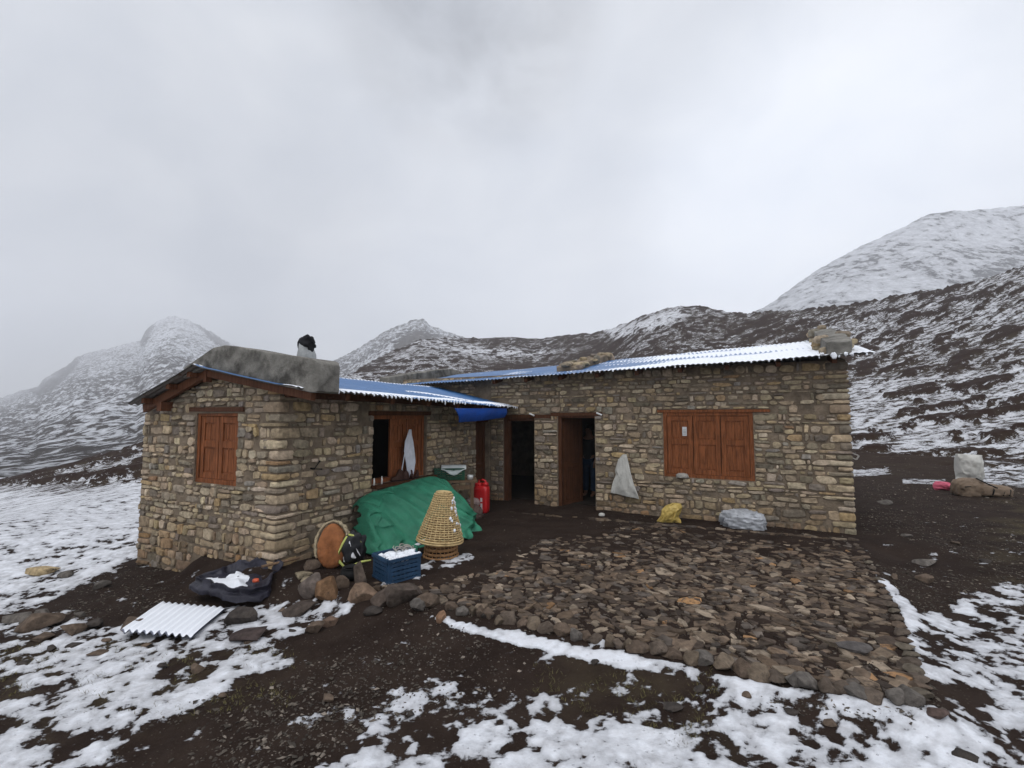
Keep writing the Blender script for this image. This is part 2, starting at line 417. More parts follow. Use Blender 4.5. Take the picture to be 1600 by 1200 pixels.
grass = (1-sstep(-20, 20, sdpoly(ppx, ppy, [(-300, 1010), (300, 1005), (480, 1030), (350, 1090), (120, 1200), (-300, 1300)])))*front*.75
grass = np.maximum(grass, (1-sstep(-20, 20, sdpoly(ppx, ppy, [(820, 1010), (1150, 1080), (1150, 1200), (850, 1110)])))*front*.3)
grass = np.maximum(grass, sstep(1480, 1620, ppx)*sstep(1000, 830, ppy)*sstep(745, 800, ppy)*front*.7)
ground = grid_mesh('ground', Xt, Yt, Zg, {'snow': snow_attr, 'near': wn_, 'far': farattr, 'shrub': shm, 'grass': grass}, mats=[M['ground']], wrap=True)
tag(ground, kind='structure')

# ------------------------------------------------------------------ far hills
def hill(name, sky, rbase, ybase, rtop, mat, azr, na, nr, seed, rough, snowf, tail=60, extra=None):
    a0, a1 = [math.atan((p-800)/F) for p in azr]
    a = np.linspace(a0, a1, na); t = np.linspace(0, 1, nr)
    saz = np.array([math.atan((p[0]-800)/F) for p in sky]); sk = np.array([(650-p[1])/F for p in sky]); rt = np.array([p[2] for p in sky])
    AA, TT = np.meshgrid(a, t)
    K = np.interp(AA, saz, sk); RT = np.interp(AA, saz, rt)
    k0 = (650-ybase)/F
    Yd = np.exp(np.log(rbase)+(np.log(RT)-np.log(rbase))*TT)
    X = Yd*np.tan(AA)
    kk = k0+(K-k0)*TT**1.05
    Z = CZ+Yd*kk
    nz = fbm(X*.022, Yd*.022, None, 5, seed)-.5
    ridg = 1-np.abs(2*fbm(X*.035+Yd*.01, Yd*.012, None, 4, seed+7)-1)
    Z = Z+Yd*rough*(nz+.5*(ridg-.7))*np.sin(PI*np.clip(TT, 0, 1))**.7+Yd*rough*.16*(fbm(X*.16, Yd*.16, None, 3, seed+3)-.5)
    # back slope behind the crest
    Yb = Yd[-1:]+tail; Zb = Z[-1:]-tail*.6; Xb = Yb*np.tan(AA[-1:])
    X = np.vstack([X, Xb]); Yd = np.vstack([Yd, Yb]); Z = np.vstack([Z, Zb]); TT = np.vstack([TT, TT[-1:]]) ; AA = np.vstack([AA, AA[-1:]])
    px, py, _ = project(X, Yd, Z)
    sn = snowf(X, Yd, px, py, TT)
    at = {'snow': sn, 'far': np.ones_like(sn), 'shrub': np.zeros_like(sn), 'grass': np.zeros_like(sn), 'scree': np.zeros_like(sn) if extra is None else extra(px, py)}
    o = grid_mesh(name, X, Yd, Z, at, mats=[mat]); tag(o, kind='structure'); return o
M['hills'] = ground_mat('hill_heath_snow', .42, .36, .19, SOIL, ((.02, .014, .012), (.042, .034, .028)), False, (.055, .046, .038))
M['mountain'] = ground_mat('mountain_snow', .3, .1, .11, SOIL, ((.07, .07, .072), (.13, .13, .135)), False, snowcol=(.63, .64, .67))
SKY_H = [(-500, 640, 1150), (-200, 635, 1150), (0, 622, 1150), (30, 611, 1150), (58, 604, 1150), (66, 592, 1150), (100, 571, 1150), (118, 556, 1150), (128, 552, 1150), (160, 545, 1150), (215, 531, 1150), (222, 514, 1150), (245, 497, 1150), (262, 492, 1150), (285, 497, 1150), (300, 504, 1150), (330, 520, 1150), (350, 533, 1150), (400, 556, 1150), (460, 577, 900), (500, 572, 700), (545, 551, 700), (600, 516, 700), (640, 500, 700), (657, 497, 700), (664, 500, 700), (669, 507, 700), (700, 518, 700), (760, 540, 700), (900, 580, 700)]
def snow_h(X, Y, px, py, T):
    s = .50+.30*(fbm(X*.02, Y*.02, None, 3, 3)-.5)+.16*sstep(600, 500, py)*(px < 420)
    w = 1-sstep(-6, 6, sdpoly(px, py, [(610, 560), (625, 530), (650, 518), (672, 522), (690, 535), (660, 552), (620, 566)])); s = s*(1-w)+.1*w
    w = 1-sstep(-5, 5, sdpoly(px, py, [(208, 520), (222, 508), (245, 493), (232, 530), (222, 542)])); s = s*(1-w)+.22*w
    w = 1-sstep(-4, 4, sdpoly(px, py, [(48, 612), (80, 592), (100, 572), (125, 556), (118, 575), (88, 604), (60, 620)])); s = s*(1-w)+.2*w
    w = 1-sstep(-3, 3, sdpoly(px, py, [(305, 505), (345, 530), (370, 545), (340, 540)])); s = s*(1-w)+.2*w
    return s
hill('hills', SKY_H, 48, 745, 330, M['hills'], (-420, 880), 620, 300, 52, .05, snow_h,
     extra=lambda px, py: (1-sstep(-8, 8, sdpoly(px, py, [(600, 565), (625, 530), (650, 518), (675, 522), (695, 535), (660, 555)])))*.8)
SKY_M = [(1000, 545, 420), (1100, 520, 420), (1180, 487, 420), (1200, 478, 420), (1220, 465, 420), (1250, 443, 420), (1290, 416, 420), (1340, 388, 420), (1400, 360, 420), (1430, 346, 420), (1465, 328, 420), (1500, 322, 420), (1550, 319, 420), (1600, 314, 420), (1750, 300, 420), (2200, 290, 420)]
def snow_m(X, Y, px, py, T):
    s = .78+.42*(fbm(X*.02, Y*.035, None, 4, 63)-.5)
    w = (1-sstep(-12, 12, sdpoly(px, py, [(1480, 440), (1560, 405), (1700, 350), (1700, 430), (1600, 425), (1500, 452)]))); s = s*(1-w)+.5*w
    w = (1-sstep(-8, 8, sdpoly(px, py, [(1320, 425), (1400, 375), (1430, 380), (1370, 415), (1330, 450)]))); s = s*(1-w)+.62*w
    return s
hill('mountain', SKY_M, 230, 530, 420, M['mountain'], (1000, 2100), 420, 220, 97, .035, snow_m)

# ------------------------------------------------------------------ air
def haze():
    m = bpy.data.materials.new('haze_air'); m.use_nodes = True; nt = m.node_tree; nt.nodes.clear()
    out = nt.nodes.new('ShaderNodeOutputMaterial'); pv = nt.nodes.new('ShaderNodeVolumePrincipled')
    pv.inputs['Color'].default_value = (.96, .97, 1, 1); pv.inputs['Density'].default_value = .00072; pv.inputs['Anisotropy'].default_value = .1
    nt.links.new(pv.outputs[0], out.inputs['Volume'])
    b = MB(); b.box(-2300, 2300, -340, 1300, -160, 330); o = b.build('haze', m); tag(o, kind='stuff')
haze()
S.cycles.volume_bounces = 2; S.cycles.max_bounces = 8; S.cycles.diffuse_bounces = 4; S.cycles.use_denoising = True

# ------------------------------------------------------------------ sky and sun
SUN_EL, SUN_AZ = math.radians(60), math.radians(200)   # behind the camera, a little to the left; azimuth clockwise from +Y
W = bpy.data.worlds.new('World'); S.world = W; W.use_nodes = True
class WN(NT):
    pass
wn = NT(W); wn.n.clear()
out = wn.n.new('ShaderNodeOutputWorld')
sky = wn.n.new('ShaderNodeTexSky'); sky.sky_type = 'NISHITA'; sky.sun_disc = False; sky.sun_elevation = SUN_EL; sky.sun_rotation = SUN_AZ
b1 = wn.n.new('ShaderNodeBackground'); wn.link(sky.outputs[0], b1.inputs[0]); b1.inputs[1].default_value = .1
tc = wn.n.new('ShaderNodeTexCoord'); dirv = tc.outputs['Generated']
mp = wn.n.new('ShaderNodeMapping'); mp.inputs['Scale'].default_value = (1, 1, 1.5); wn.link(dirv, mp.inputs[0])
def lobe(px, py, width):
    d = ray(px, py); d = d/np.linalg.norm(d)
    x = wn.n.new('ShaderNodeVectorMath'); x.operation = 'DOT_PRODUCT'; wn.link(dirv, x.inputs[0]); x.inputs[1].default_value = tuple(d)
    return wn.maprange(x.outputs['Value'], math.cos(math.radians(width)), 1, 0, 1, True)
cn = wn.noise(mp.outputs[0], 1.6, 6, .5, .3); cn2 = wn.noise(mp.outputs[0], 4.2, 5, .5, .4)
L = wn.math('ADD', .655, wn.math('MULTIPLY', wn.math('SUBTRACT', cn, .5), .22))
L = wn.math('ADD', L, wn.math('MULTIPLY', wn.math('SUBTRACT', cn2, .5), .24))
L = wn.math('ADD', L, wn.math('MULTIPLY', lobe(1330, 340, 25), .31))
L = wn.math('ADD', L, wn.math('MULTIPLY', lobe(1250, 60, 40), .05))
L = wn.math('ADD', L, wn.math('MULTIPLY', lobe(30, 60, 30), .06))
L = wn.math('ADD', L, wn.math('MULTIPLY', lobe(830, 330, 26), .07))
cn3 = wn.noise(mp.outputs[0], 6, 5, .5, .3)
L = wn.math('SUBTRACT', L, wn.math('MULTIPLY', wn.math('MULTIPLY', lobe(735, 20, 15), wn.maprange(cn3, .25, .75)), .34))
L = wn.math('SUBTRACT', L, wn.math('MULTIPLY', lobe(120, 480, 34), .10))
# the cloud is thinner and brighter behind the camera, where the sun stands
sepd = wn.n.new('ShaderNodeSeparateXYZ'); wn.link(dirv, sepd.inputs[0])
L = wn.math('ADD', L, wn.math('MULTIPLY', wn.maprange(sepd.outputs['Y'], .25, -.7, 0, 1, True), .35))
L = wn.math('ADD', L, wn.math('MULTIPLY', wn.maprange(sepd.outputs['Z'], .70, .95, 0, 1, True), .75))
cc = wn.mix(1., wn.mix(wn.maprange(cn2, .3, .7), (.915, .965, 1.06), (.955, .985, 1.045)), L, 'MULTIPLY')
b2 = wn.n.new('ShaderNodeBackground'); wn.link(cc, b2.inputs[0]); b2.inputs[1].default_value = 1.0
ms = wn.n.new('ShaderNodeMixShader'); ms.inputs[0].default_value = .95
wn.link(b1.outputs[0], ms.inputs[1]); wn.link(b2.outputs[0], ms.inputs[2]); wn.link(ms.outputs[0], out.inputs[0])
sl = bpy.data.lights.new('sun', 'SUN'); sl.energy = .8; sl.angle = math.radians(25); sl.color = (1, .96, .9)
so = bpy.data.objects.new('sun', sl); COL.objects.link(so)
sd = Vector((math.sin(SUN_AZ)*math.cos(SUN_EL), math.cos(SUN_AZ)*math.cos(SUN_EL), math.sin(SUN_EL)))
so.rotation_euler = sd.to_track_quat('Z', 'Y').to_euler(); so.location = (0, -10, 30)
# ================================================================== STONE HOUSE  (local axes u, v, z)
H = empty('stone_house', toworld(0, 0), HROT)
tag(H, 'L shaped hut of rough tan stone under blue corrugated roofs', 'house')
US = 5.19               # facade of the long block stands at v = US, the wing wall at u = 0
UR = float(hpick(1328, 690, v=US)[0]); UL = -3.15
def rect_v(x0, x1, y0, y1, v):
    a = hpick(x0, (y0+y1)/2, v=v); b = hpick(x1, (y0+y1)/2, v=v); xm = (x0+x1)/2
    return [float(a[0]), float(b[0]), float(hpick(xm, y1, v=v)[2]), float(hpick(xm, y0, v=v)[2])]
def rect_u(x0, x1, y0, y1, u):
    a = hpick(x0, (y0+y1)/2, u=u); b = hpick(x1, (y0+y1)/2, u=u); xm = (x0+x1)/2
    return [float(a[1]), float(b[1]), float(hpick(xm, y1, u=u)[2]), float(hpick(xm, y0, u=u)[2])]
WIN_M = rect_v(1037, 1178, 644, 748, US); DOOR_A = rect_v(787, 835, 653, 783, US); DOOR_B = rect_v(872, 930, 650, 790, US)
DOOR_A[2] = DOOR_B[2] = -.06
WIN_G = rect_v(305, 371, 643, 757, 0); WIN_W = rect_u(582, 666, 649, 750, 0); DOOR_W = rect_u(743, 766, 657, 780, 0); DOOR_W[2] = -.06
DOOR_W[1] = min(DOOR_W[1], US-.02)
# roof lines
EAVE_U, EAVE_V, RIDGE_V = .70, US-.46, US+2.15
_e=hpick(490, 608, u=EAVE_U); zw0 = float(_e[2]); vw0 = min(-.3, float(_e[1])); print('vw0', _e); zw1 = float(hpick(793, 636, u=EAVE_U)[2])
apex = hpick(323, 573, v=-.12); UA = float(apex[0]); ZA = float(apex[2])
leftt = hpick(197, 632, v=vw0); ULE = float(leftt[0]); ZLE = float(leftt[2])
pe1 = hpick(1300, 557, v=EAVE_V); pe0 = hpick(640, 601, v=EAVE_V)
def z_eave(u): return float(pe0[2]+(pe1[2]-pe0[2])*(u-pe0[0])/(pe1[0]-pe0[0]))
pr1 = hpick(1250, 536, v=RIDGE_V); pr0 = hpick(960, 563, v=RIDGE_V)
def z_ridge(u): return float(pr0[2]+(pr1[2]-pr0[2])*(u-pr0[0])/(pr1[0]-pr0[0]))
URE = float(hpick(1368, 549, v=EAVE_V)[0]); UME = float(hpick(618, 602, v=EAVE_V)[0])
print('house', UR, WIN_M, DOOR_A, DOOR_B, WIN_G, WIN_W, DOOR_W, 'eaves', zw0, zw1, UA, ZA, ULE, ZLE, z_eave(0), z_eave(6), z_ridge(0), z_ridge(6), URE, UME)
PAL = [(.37, .292, .20), (.335, .272, .195), (.285, .24, .185), (.42, .34, .245), (.24, .205, .165), (.285, .26, .23), (.47, .395, .30), (.38, .28, .165), (.185, .158, .13)]
PW = [5, 5, 4, 4.4, 3.0, 1.3, 3.0, 1.6, 1.8]
def stone_col(k=1.0, warm=0.):
    c = random.choices(PAL, PW)[0]; g_ = sum(c)/3; c = tuple((q_*.96+g_*.04)*m_ for q_, m_ in zip(c, (1.10, 1.07, 1.0)))
    if random.random() < .008+warm: c = (.34, .215, .12)
    f = random.uniform(.78, 1.16)*k
    return (c[0]*f, c[1]*f*random.uniform(.96, 1.03), c[2]*f*random.uniform(.92, 1.06))
random.seed(21)
ROWS = [-.55]
while ROWS[-1] < 3.2: ROWS.append(ROWS[-1]+random.choice([.06, .075, .085, .095, .105, .115, .13, .15]))
def stone_face(mb, s0, s1, z0, z1, dep, T, col, e=None):
    dk = max(0, min(1, (.30-z0)/.30))*random.uniform(.3, 1); col = (col[0]*(1-.36*dk), col[1]*(1-.46*dk), col[2]*(1-.54*dk))   # mud splashed on the lowest courses
    n = random.choice((10, 12, 14)); cx, cz = (s0+s1)/2, (z0+z1)/2; hx, hz = (s1-s0)/2, (z1-z0)/2
    e = e or random.choice([2.3, 2.8, 3.5, 5, 8]); tilt = random.uniform(-.09, .09); rings = []
    ja = [1+random.uniform(-.19, .06) for _ in range(n)]; sk = random.uniform(-.12, .12); tp = random.uniform(-.25, .25); td = random.uniform(-.25, .25)
    for sc, d in ((1.0, -.012), (.99, dep*.62), (.945, dep*.93), (.6, dep*1.02)):
        ring = []
        for i in range(n):
            t = 2*PI*(i+.5)/n; c, s = math.cos(t), math.sin(t)
            x = math.copysign(abs(c)**(2/e), c)*ja[i]*sc; z = math.copysign(abs(s)**(2/e), s)*ja[i]*sc
            xx = hx*x+sk*hz*z; zz = hz*z*(1+tp*x*.5)+tilt*hx*x
            xx = max(-hx, min(hx, xx)); zz = max(-hz*1.02, min(hz*1.02, zz))
            dd = d*(1+td*x*.5+.12*random.uniform(-1, 1)) if d > 0 else d
            ring.append(T(cx+xx, cz+zz, dd))
        rings.append(ring)
    vs = [p for r in rings for p in r]+[T(cx, cz, dep*1.05)]
    fs = [(k*n+i, k*n+(i+1) % n, (k+1)*n+(i+1) % n, (k+1)*n+i) for k in range(3) for i in range(n)]+[(3*n+i, 3*n+(i+1) % n, 4*n) for i in range(n)]
    mb.add(vs, fs, col)
def fill_row(mb, s0, s1, z0, z1, T, k=1., big=1.):
    s = s0
    while s1-s > .03:
        h = z1-z0
        w = random.choice([.07, .10, .13, .15, .18, .21, .26, .33])*random.uniform(.85, 1.15)*big
        if s1-s-w < .08: w = s1-s
        if w > .42*big: w = w/2
        g = random.uniform(.006, .013); dep = random.uniform(.008, .036); warm = .02 if z0 < .35 else 0
        za, zb = z0+g*.6+random.uniform(-.012, .016), z1-g*.6+random.uniform(-.018, .012)
        if w > .11 and h > .10 and random.random() < .25:      # two thin stones, one on the other
            m = za+(zb-za)*random.uniform(.38, .62)
            stone_face(mb, s+g, s+w-g, za, m-g*.5, dep, T, stone_col(k, warm)); stone_face(mb, s+g, s+w-g, m+g*.5, zb, dep*random.uniform(.6, 1.2), T, stone_col(k, warm))
        elif w > .2 and random.random() < .18:                  # a chip wedged beside it
            c = random.uniform(.035, .06)
            stone_face(mb, s+g, s+w-c-g, za, zb, dep, T, stone_col(k, warm)); stone_face(mb, s+w-c, s+w-g*.5, za+.01, zb-.015, dep*.7, T, stone_col(k, warm))
        elif random.random() < .07: pass                        # mortar only
        else: stone_face(mb, s+g, s+w-g, za, zb, dep, T, stone_col(k, warm))
        s += w
def stone_wall(mb, s0, s1, zlo, ztop, openings, T, smin=None, smax=None, k=1., lintel=.07, big=1.):
    """openings: (s0,s1,z0,z1). smin/smax: functions of z for gables"""
    for a, b in zip(ROWS[:-1], ROWS[1:]):
        zm = (a+b)/2
        top = ztop
        if a < zlo or a > top-.04: continue
        b2 = min(b, top)
        lo = smin(zm) if smin else s0; hi = smax(zm) if smax else s1
        if hi-lo < .08: continue
        cuts = [(lo, hi, a, b2)]
        for o in openings:
            new = []
            for (l, h, za, zb) in cuts:
                if zb <= o[2]+.012 or za >= o[3]-.012 or h <= o[0] or l >= o[1]: new.append((l, h, za, zb)); continue
                if o[0]-l > .04: new.append((l, o[0], za, zb))
                if h-o[1] > .04: new.append((o[1], h, za, zb))
                l2, h2 = max(l, o[0]), min(h, o[1])
                if o[2]-za > .03: new.append((l2, h2, za, o[2]))
                if zb-o[3] > .03: new.append((l2, h2, o[3], zb))
            cuts = new
        for l, h, za, zb in cuts: fill_row(mb, l, h, za, zb, T, k, big)
def quoins(mb, zlo, ztop, P, k=1.0, la=(.18, .40), w=.17):
    """P(a,b,z): a runs along the first wall from the corner, b along the second; both positive inwards"""
    flip = False
    for a, b in zip(ROWS[:-1], ROWS[1:]):
        if a < zlo or a > ztop-.04: continue
        b2 = min(b, ztop); flip = not flip
        A_, B_ = (random.uniform(.2, .36), random.uniform(.12, .2)) if flip else (random.uniform(.12, .2), random.uniform(.2, .34))
        V, Fc = cube_grid(5); Q = V/((np.abs(V)**7).sum(1)**(1/7))[:, None]
        sd = random.randint(0, 999); Q = Q*(1+.10*(vnoise(Q[:, 0]*2+sd, Q[:, 1]*2, Q[:, 2]*2, sd)-.5)[:, None])
        x = (Q[:, 0]*.5+.5)*(A_+.03)-.03; y = (Q[:, 1]*.5+.5)*(B_+.03)-.03; z = a+.008+(Q[:, 2]*.5+.5)*(b2-a-.016)
        mb.add([P(x[i], y[i], z[i]) for i in range(len(x))], Fc, stone_col(k))
def core(mb, s0, s1, z0, z1, openings, T, t=.36):
    xs = sorted({s0, s1, *[max(s0, min(s1, q)) for o in openings for q in o[:2]]}); zs = sorted({z0, z1, *[max(z0, min(z1, q)) for o in openings for q in o[2:]]})
    for a, b in zip(xs[:-1], xs[1:]):
        for c, d in zip(zs[:-1], zs[1:]):
            m, n = (a+b)/2, (c+d)/2
            if any(o[0] < m < o[1] and o[2] < n < o[3] for o in openings): continue
            vs = [T(s, z, dp) for s in (a, b) for z in (c, d) for dp in (0, -t)]
            mb.add(vs, [(0, 1, 3, 2), (4, 6, 7, 5), (0, 4, 5, 1), (2, 3, 7, 6), (0, 2, 6, 4), (1, 5, 7, 3)], (1, 1, 1), 1)
TF = lambda s, z, d: (s, US-d, z)            # long block facade
TG = lambda s, z, d: (s, -d, z)              # gable of the wing
TWL = lambda s, z, d: (d, s, z)              # long side of the wing
TR = lambda s, z, d: (UR+d, US+s, z)         # right end
TL = lambda s, z, d: (UL-d, s, z)            # left side of the wing and block
random.seed(33)
# --- long block
wl = MB()
OM = [WIN_M, DOOR_A, DOOR_B]
LINTEL = []
ztm = z_eave(3)+.06
def lint(o, h=.075, e=.12, e2=None): return [o[0]-e, o[1]+(e if e2 is None else e2), o[3], o[3]+h]
LM, LA, LB = lint(WIN_M, .05, .10, .26), lint(DOOR_A, .07, .05), lint(DOOR_B, .07, .16, .16)
LA[1] = LB[0]-.002; LA[0] = .02
stone_wall(wl, 0.03, UR-.2, -.5, ztm-.02, OM+[LM, LA, LB], TF, smax=lambda z: UR-.17, k=.93)
stone_wall(wl, UL, -.38, .9, ztm-.02, [], TF, k=.9)
quoins(wl, -.5, ztm-.02, lambda a, b, z: (UR-a, US+b, z), .95)
stone_wall(wl, .2, 4.3, -.5, 1.9, [], TR, k=.9)
core(wl, UL, UR, -.6, ztm, OM+[[LM[0], LM[1], LM[2], LM[3]]]+[LA, LB], TF)
core(wl, .37, 4.3, -.6, ztm, [], TR); core(wl, UL, UR, -.6, ztm, [], lambda s, z, d: (s, US+4.3+d, z)); core(wl, US+.37, US+4.3, -.6, ztm, [], TL)
zr3 = z_ridge(3)
for uu in (UL, UR-.36):                       # gable triangles of the long block
    wl.add([(u, v, z) for u in (uu, uu+.36) for v, z in ((US, ztm), (US+4.3, ztm), (RIDGE_V, zr3-.06))], [(0, 1, 2), (3, 5, 4), (0, 3, 4, 1), (1, 4, 5, 2), (2, 5, 3, 0)], (1, 1, 1), 1)
wall_m = wl.build('wall', [M['stone'], M['mortar']], H, True, 50); tag(wall_m, 'long stone front wall with two doorways and a wide shuttered window')
# --- wing
ww = MB()
zwt = lambda v: zw0+(zw1-zw0)*(v-vw0)/(US-vw0)
zside = .02+min(zw0, zw1)
def slopeR(u): return ZA+(zw0-ZA)*(u-UA)/(EAVE_U-UA)
def slopeL(u): return ZA+(ZLE-ZA)*(u-UA)/(ULE-UA)
zt_side = slopeR(0)-.1
LG, LW = lint(WIN_G, .06, .16, .12), lint(WIN_W, .07, .1, .1); LD = lint(DOOR_W, .07, .1, 0)
def gmin(z): 
    return UL if z < slopeL(UL)-.1 else UA+(z+.1-ZA)*(ULE-UA)/(ZLE-ZA)
def gmax(z):
    return -.17 if z < slopeR(-.17)-.1 else UA+(z+.1-ZA)*(EAVE_U-UA)/(zw0-ZA)
stone_wall(ww, UL, 0, -.5, ZA, [WIN_G, LG], TG, smin=lambda z: gmin(z), smax=gmax)
stone_wall(ww, .17, US-.02, -.5, zt_side, [WIN_W, DOOR_W, LW, LD], TWL)
quoins(ww, -.5, zt_side, lambda a, b, z: (-a, b, z))
stone_wall(ww, .05, US, -.6, slopeL(UL)-.1, [], TL)
core(ww, UL, 0, -.8, min(zt_side, slopeL(UL)-.1), [WIN_G, LG], TG)
zc = min(zt_side, slopeL(UL)-.1)
ww.add([(u, v, z) for v in (0, .36) for u, z in ((UL, zc), (0, zc), (0, zt_side), (UA, ZA-.12), (UL, slopeL(UL)-.1))], [(0, 1, 2, 3, 4), (9, 8, 7, 6, 5), (0, 5, 6, 1), (1, 6, 7, 2), (2, 7, 8, 3), (3, 8, 9, 4), (4, 9, 5, 0)], (1, 1, 1), 1)
core(ww, .37, US, -.6, zt_side, [WIN_W, DOOR_W, LW, LD], TWL); core(ww, .37, US-.001, -.8, slopeL(UL)-.1, [], TL)
wall_w = ww.build('wall', [M['stone'], M['mortar']], H, True, 50); tag(wall_w, 'gabled stone wall of the projecting wing')
# inside: floor
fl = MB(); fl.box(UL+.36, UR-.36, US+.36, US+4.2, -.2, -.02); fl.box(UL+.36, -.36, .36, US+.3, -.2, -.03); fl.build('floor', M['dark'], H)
lining = MB()  # added black lining and partitions, their colour deepens the shade inside the doorways
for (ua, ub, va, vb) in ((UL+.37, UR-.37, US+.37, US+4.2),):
    for bxs in ((ua, ub, vb-.12, vb, -.1, 2.4), (ua, ua+.03, va, vb, -.1, 2.4), (ub-.03, ub, va, vb, -.1, 2.4), (ua, ub, va, vb, 2.38, 2.42), (DOOR_A[1]+.08, DOOR_A[1]+.12, va, vb, -.1, 2.4), (DOOR_B[1]+.35, DOOR_B[1]+.39, va, vb, -.1, 2.4)): lining.box(*bxs)
lining.box(-.40, -.385, .4, US, -.1, min(zwt(0), 1.7)) if False else None
lining.box(-2.7, -2.66, .4, US, -.1, 1.75); lining.build('shade_lining', M['black'], H)

# --- corrugated roofs
def roofmat(name, base, snowk):
    m, nt, b = newmat(name)
    v = nt.coord('Object'); geo = nt.n.new('ShaderNodeNewGeometry')
    n = nt.noise(v, 6, 5, .6); c = nt.mix(nt.maprange(n, .3, .7), base, tuple(x*.75 for x in base))
    rust = nt.noise(nt.coord('Object', (3, 3, 1)), 4, 6, .7); c = nt.mix(nt.maprange(rust, .62, .72, 0, .5), c, (.13, .1, .09))
    s = nt.attr('snow', True); f = nt.noise(v, 22, 5, .65)
    q = nt.maprange(nt.math('ADD', s, nt.math('MULTIPLY', nt.math('SUBTRACT', f, .5), .8)), .45, .58, 0, 1, True)
    c = nt.mix(q, c, SNOWC); nt.link(c, b.inputs['Base Color']); nt.link(nt.maprange(q, 0, 1, .35, .8), b.inputs['Roughness'])
    b.inputs['Specular IOR Level'].default_value = .4
    return m
M['roof'] = roofmat('blue_painted_sheet', (.055, .15, .335), 1)
M['under'] = basic('sheet_underside', (.15, .135, .12), .6, .35, 5, .1, dirt=((.09, .05, .03), 5, .55))
M['zinc'] = roofmat('zinc_sheet', (.30, .29, .28), 1)
def sheet(name, E0, E1, R0, R1, snowf, parent, mats, per=.085, amp=.011, nb=26, jag=.0, lift=.016):
    E0, E1, R0, R1 = [np.array(p, float) for p in (E0, E1, R0, R1)]
    Lg = np.linalg.norm(E1-E0); na = int(Lg/per*8)+1; a = np.linspace(0, 1, na); b = np.linspace(0, 1, nb)
    Aa, Bb = np.meshgrid(a, b)
    P = (E0*(1-Aa[..., None])+E1*Aa[..., None])*(1-Bb[..., None])+(R0*(1-Aa[..., None])+R1*Aa[..., None])*Bb[..., None]
    up = np.cross(E1-E0, R0-E0); up = up/np.linalg.norm(up); up = up if up[2] > 0 else -up
    wv = np.sin(2*PI*Aa*Lg/per)
    sn = snowf(Aa, Bb, P)
    th = np.clip(sn-.35, 0, 1)*lift*2
    jagv = 0
    if jag:
        k = np.floor(Aa*Lg/.72); jagv = ((_h(k, k*0, k*0, 5)-.5)*jag)[..., None]*((E0-R0)/np.linalg.norm(E0-R0))*(1-Bb[..., None])
    sag = (fbm(P[..., 0]*.8, P[..., 1]*.8, None, 3, 55)-.5)*.035
    top = P+up*(amp*wv*(1-.45*np.clip(sn, 0, 1))+th+sag)[..., None]+jagv
    bot = P+up*(amp*wv-.004+sag)[..., None]+jagv
    X = np.vstack([top, bot[::-1]]); r = X.shape[0]
    o = grid_mesh(name, X[..., 0], X[..., 1], X[..., 2], {'snow': np.vstack([sn-.20*(wv*.5+.5)*(sn < .93), sn[::-1]*0])}, parent, mats, True)
    mi = np.zeros((r-1, na-1), int); mi[nb-1:, :] = 1
    o.data.polygons.foreach_set('material_index', mi.ravel()); o.data.update()
    return o, E0, E1, up, Lg
def sn_w(a, b, P):
    n = fbm(P[..., 0]*1.5, P[..., 1]*1.5, None, 4, 61)
    s = .95-5.2*np.abs(b-(.05+.08*a)) + .25*(n-.5)
    s2 = 1.0-6*np.abs(b-(.42-.42*sstep(.55, .95, a)))*1.6 + .5*(n-.5); s2 = np.where((a > .5), s2, -1)
    rd = 1.1-12*np.abs(b-.99)
    return np.clip(np.maximum(np.maximum(s, s2), rd-.2), 0, 1)
def snow_fringe(E0, E1, Lg, per, f, parent, down=(.03, .07), out=None, prob=.8):
    nE = int(Lg/per)
    for i in range(nE):
        a = (i+.75)/nE
        if random.random() > prob*f(a): continue
        p = E0+(E1-E0)*a; L = random.uniform(*down)*(1.6 if random.random() < .08 else 1)
        mb = MB(); mb.lump((p[0]+out[0]*.006, p[1]+out[1]*.006, p[2]-L*.38+.008), (.011*random.uniform(.7, 1.3), .012, L*.55), p=2.3, n=4, jit=.2); mb.build('icicle', M['snow'], parent, True)
zf = zw1
rw, e0, e1, up, Lg = sheet('roof', (EAVE_U, vw0, zw0), (EAVE_U, US-.02, zw1), (UA, vw0, ZA), (UA, US+.3, ZA-.0), sn_w, H, [M['roof'], M['under']], jag=.03)
tag(rw, 'blue corrugated roof slope of the wing, streaked with snow')
snow_fringe(e0, e1, Lg, .085, lambda a: .95 if a > .12 else .5, rw, (.022, .048), (1, 0))
rl, *_ = sheet('roof', (ULE, vw0, ZLE), (ULE, US+.3, ZLE), (UA, vw0, ZA), (UA, US+.3, ZA), lambda a, b, P: .55+.5*(fbm(P[..., 0], P[..., 1], None, 3, 5)-.5), H, [M['zinc'], M['under']])
tag(rl, 'far roof slope of the wing showing bare ribbed underside')
def sn_m(a, b, P):
    n = fbm(P[..., 0]*.9, P[..., 1]*2, None, 4, 71)
    return np.clip(.31+.56*sstep(.45, .8, a)+1.1*(n-.5)+.12*sstep(.4, .1, b)*(a > .3)-.75*(1-sstep(.04, .14, a)), 0, 1)
rm, e0, e1, up, Lg = sheet('roof', (UME, EAVE_V, z_eave(UME)), (URE, EAVE_V, z_eave(URE)), (UME, RIDGE_V, z_ridge(UME)), (URE-.1, RIDGE_V, z_ridge(URE)), sn_m, H, [M['roof'], M['under']], jag=.04, lift=.02)
tag(rm, 'long blue corrugated roof slope with snow thickest at its right end')
snow_fringe(e0, e1, Lg, .085, lambda a: .12+.45*(a > .6), rm, (.02, .035), (0, -1))
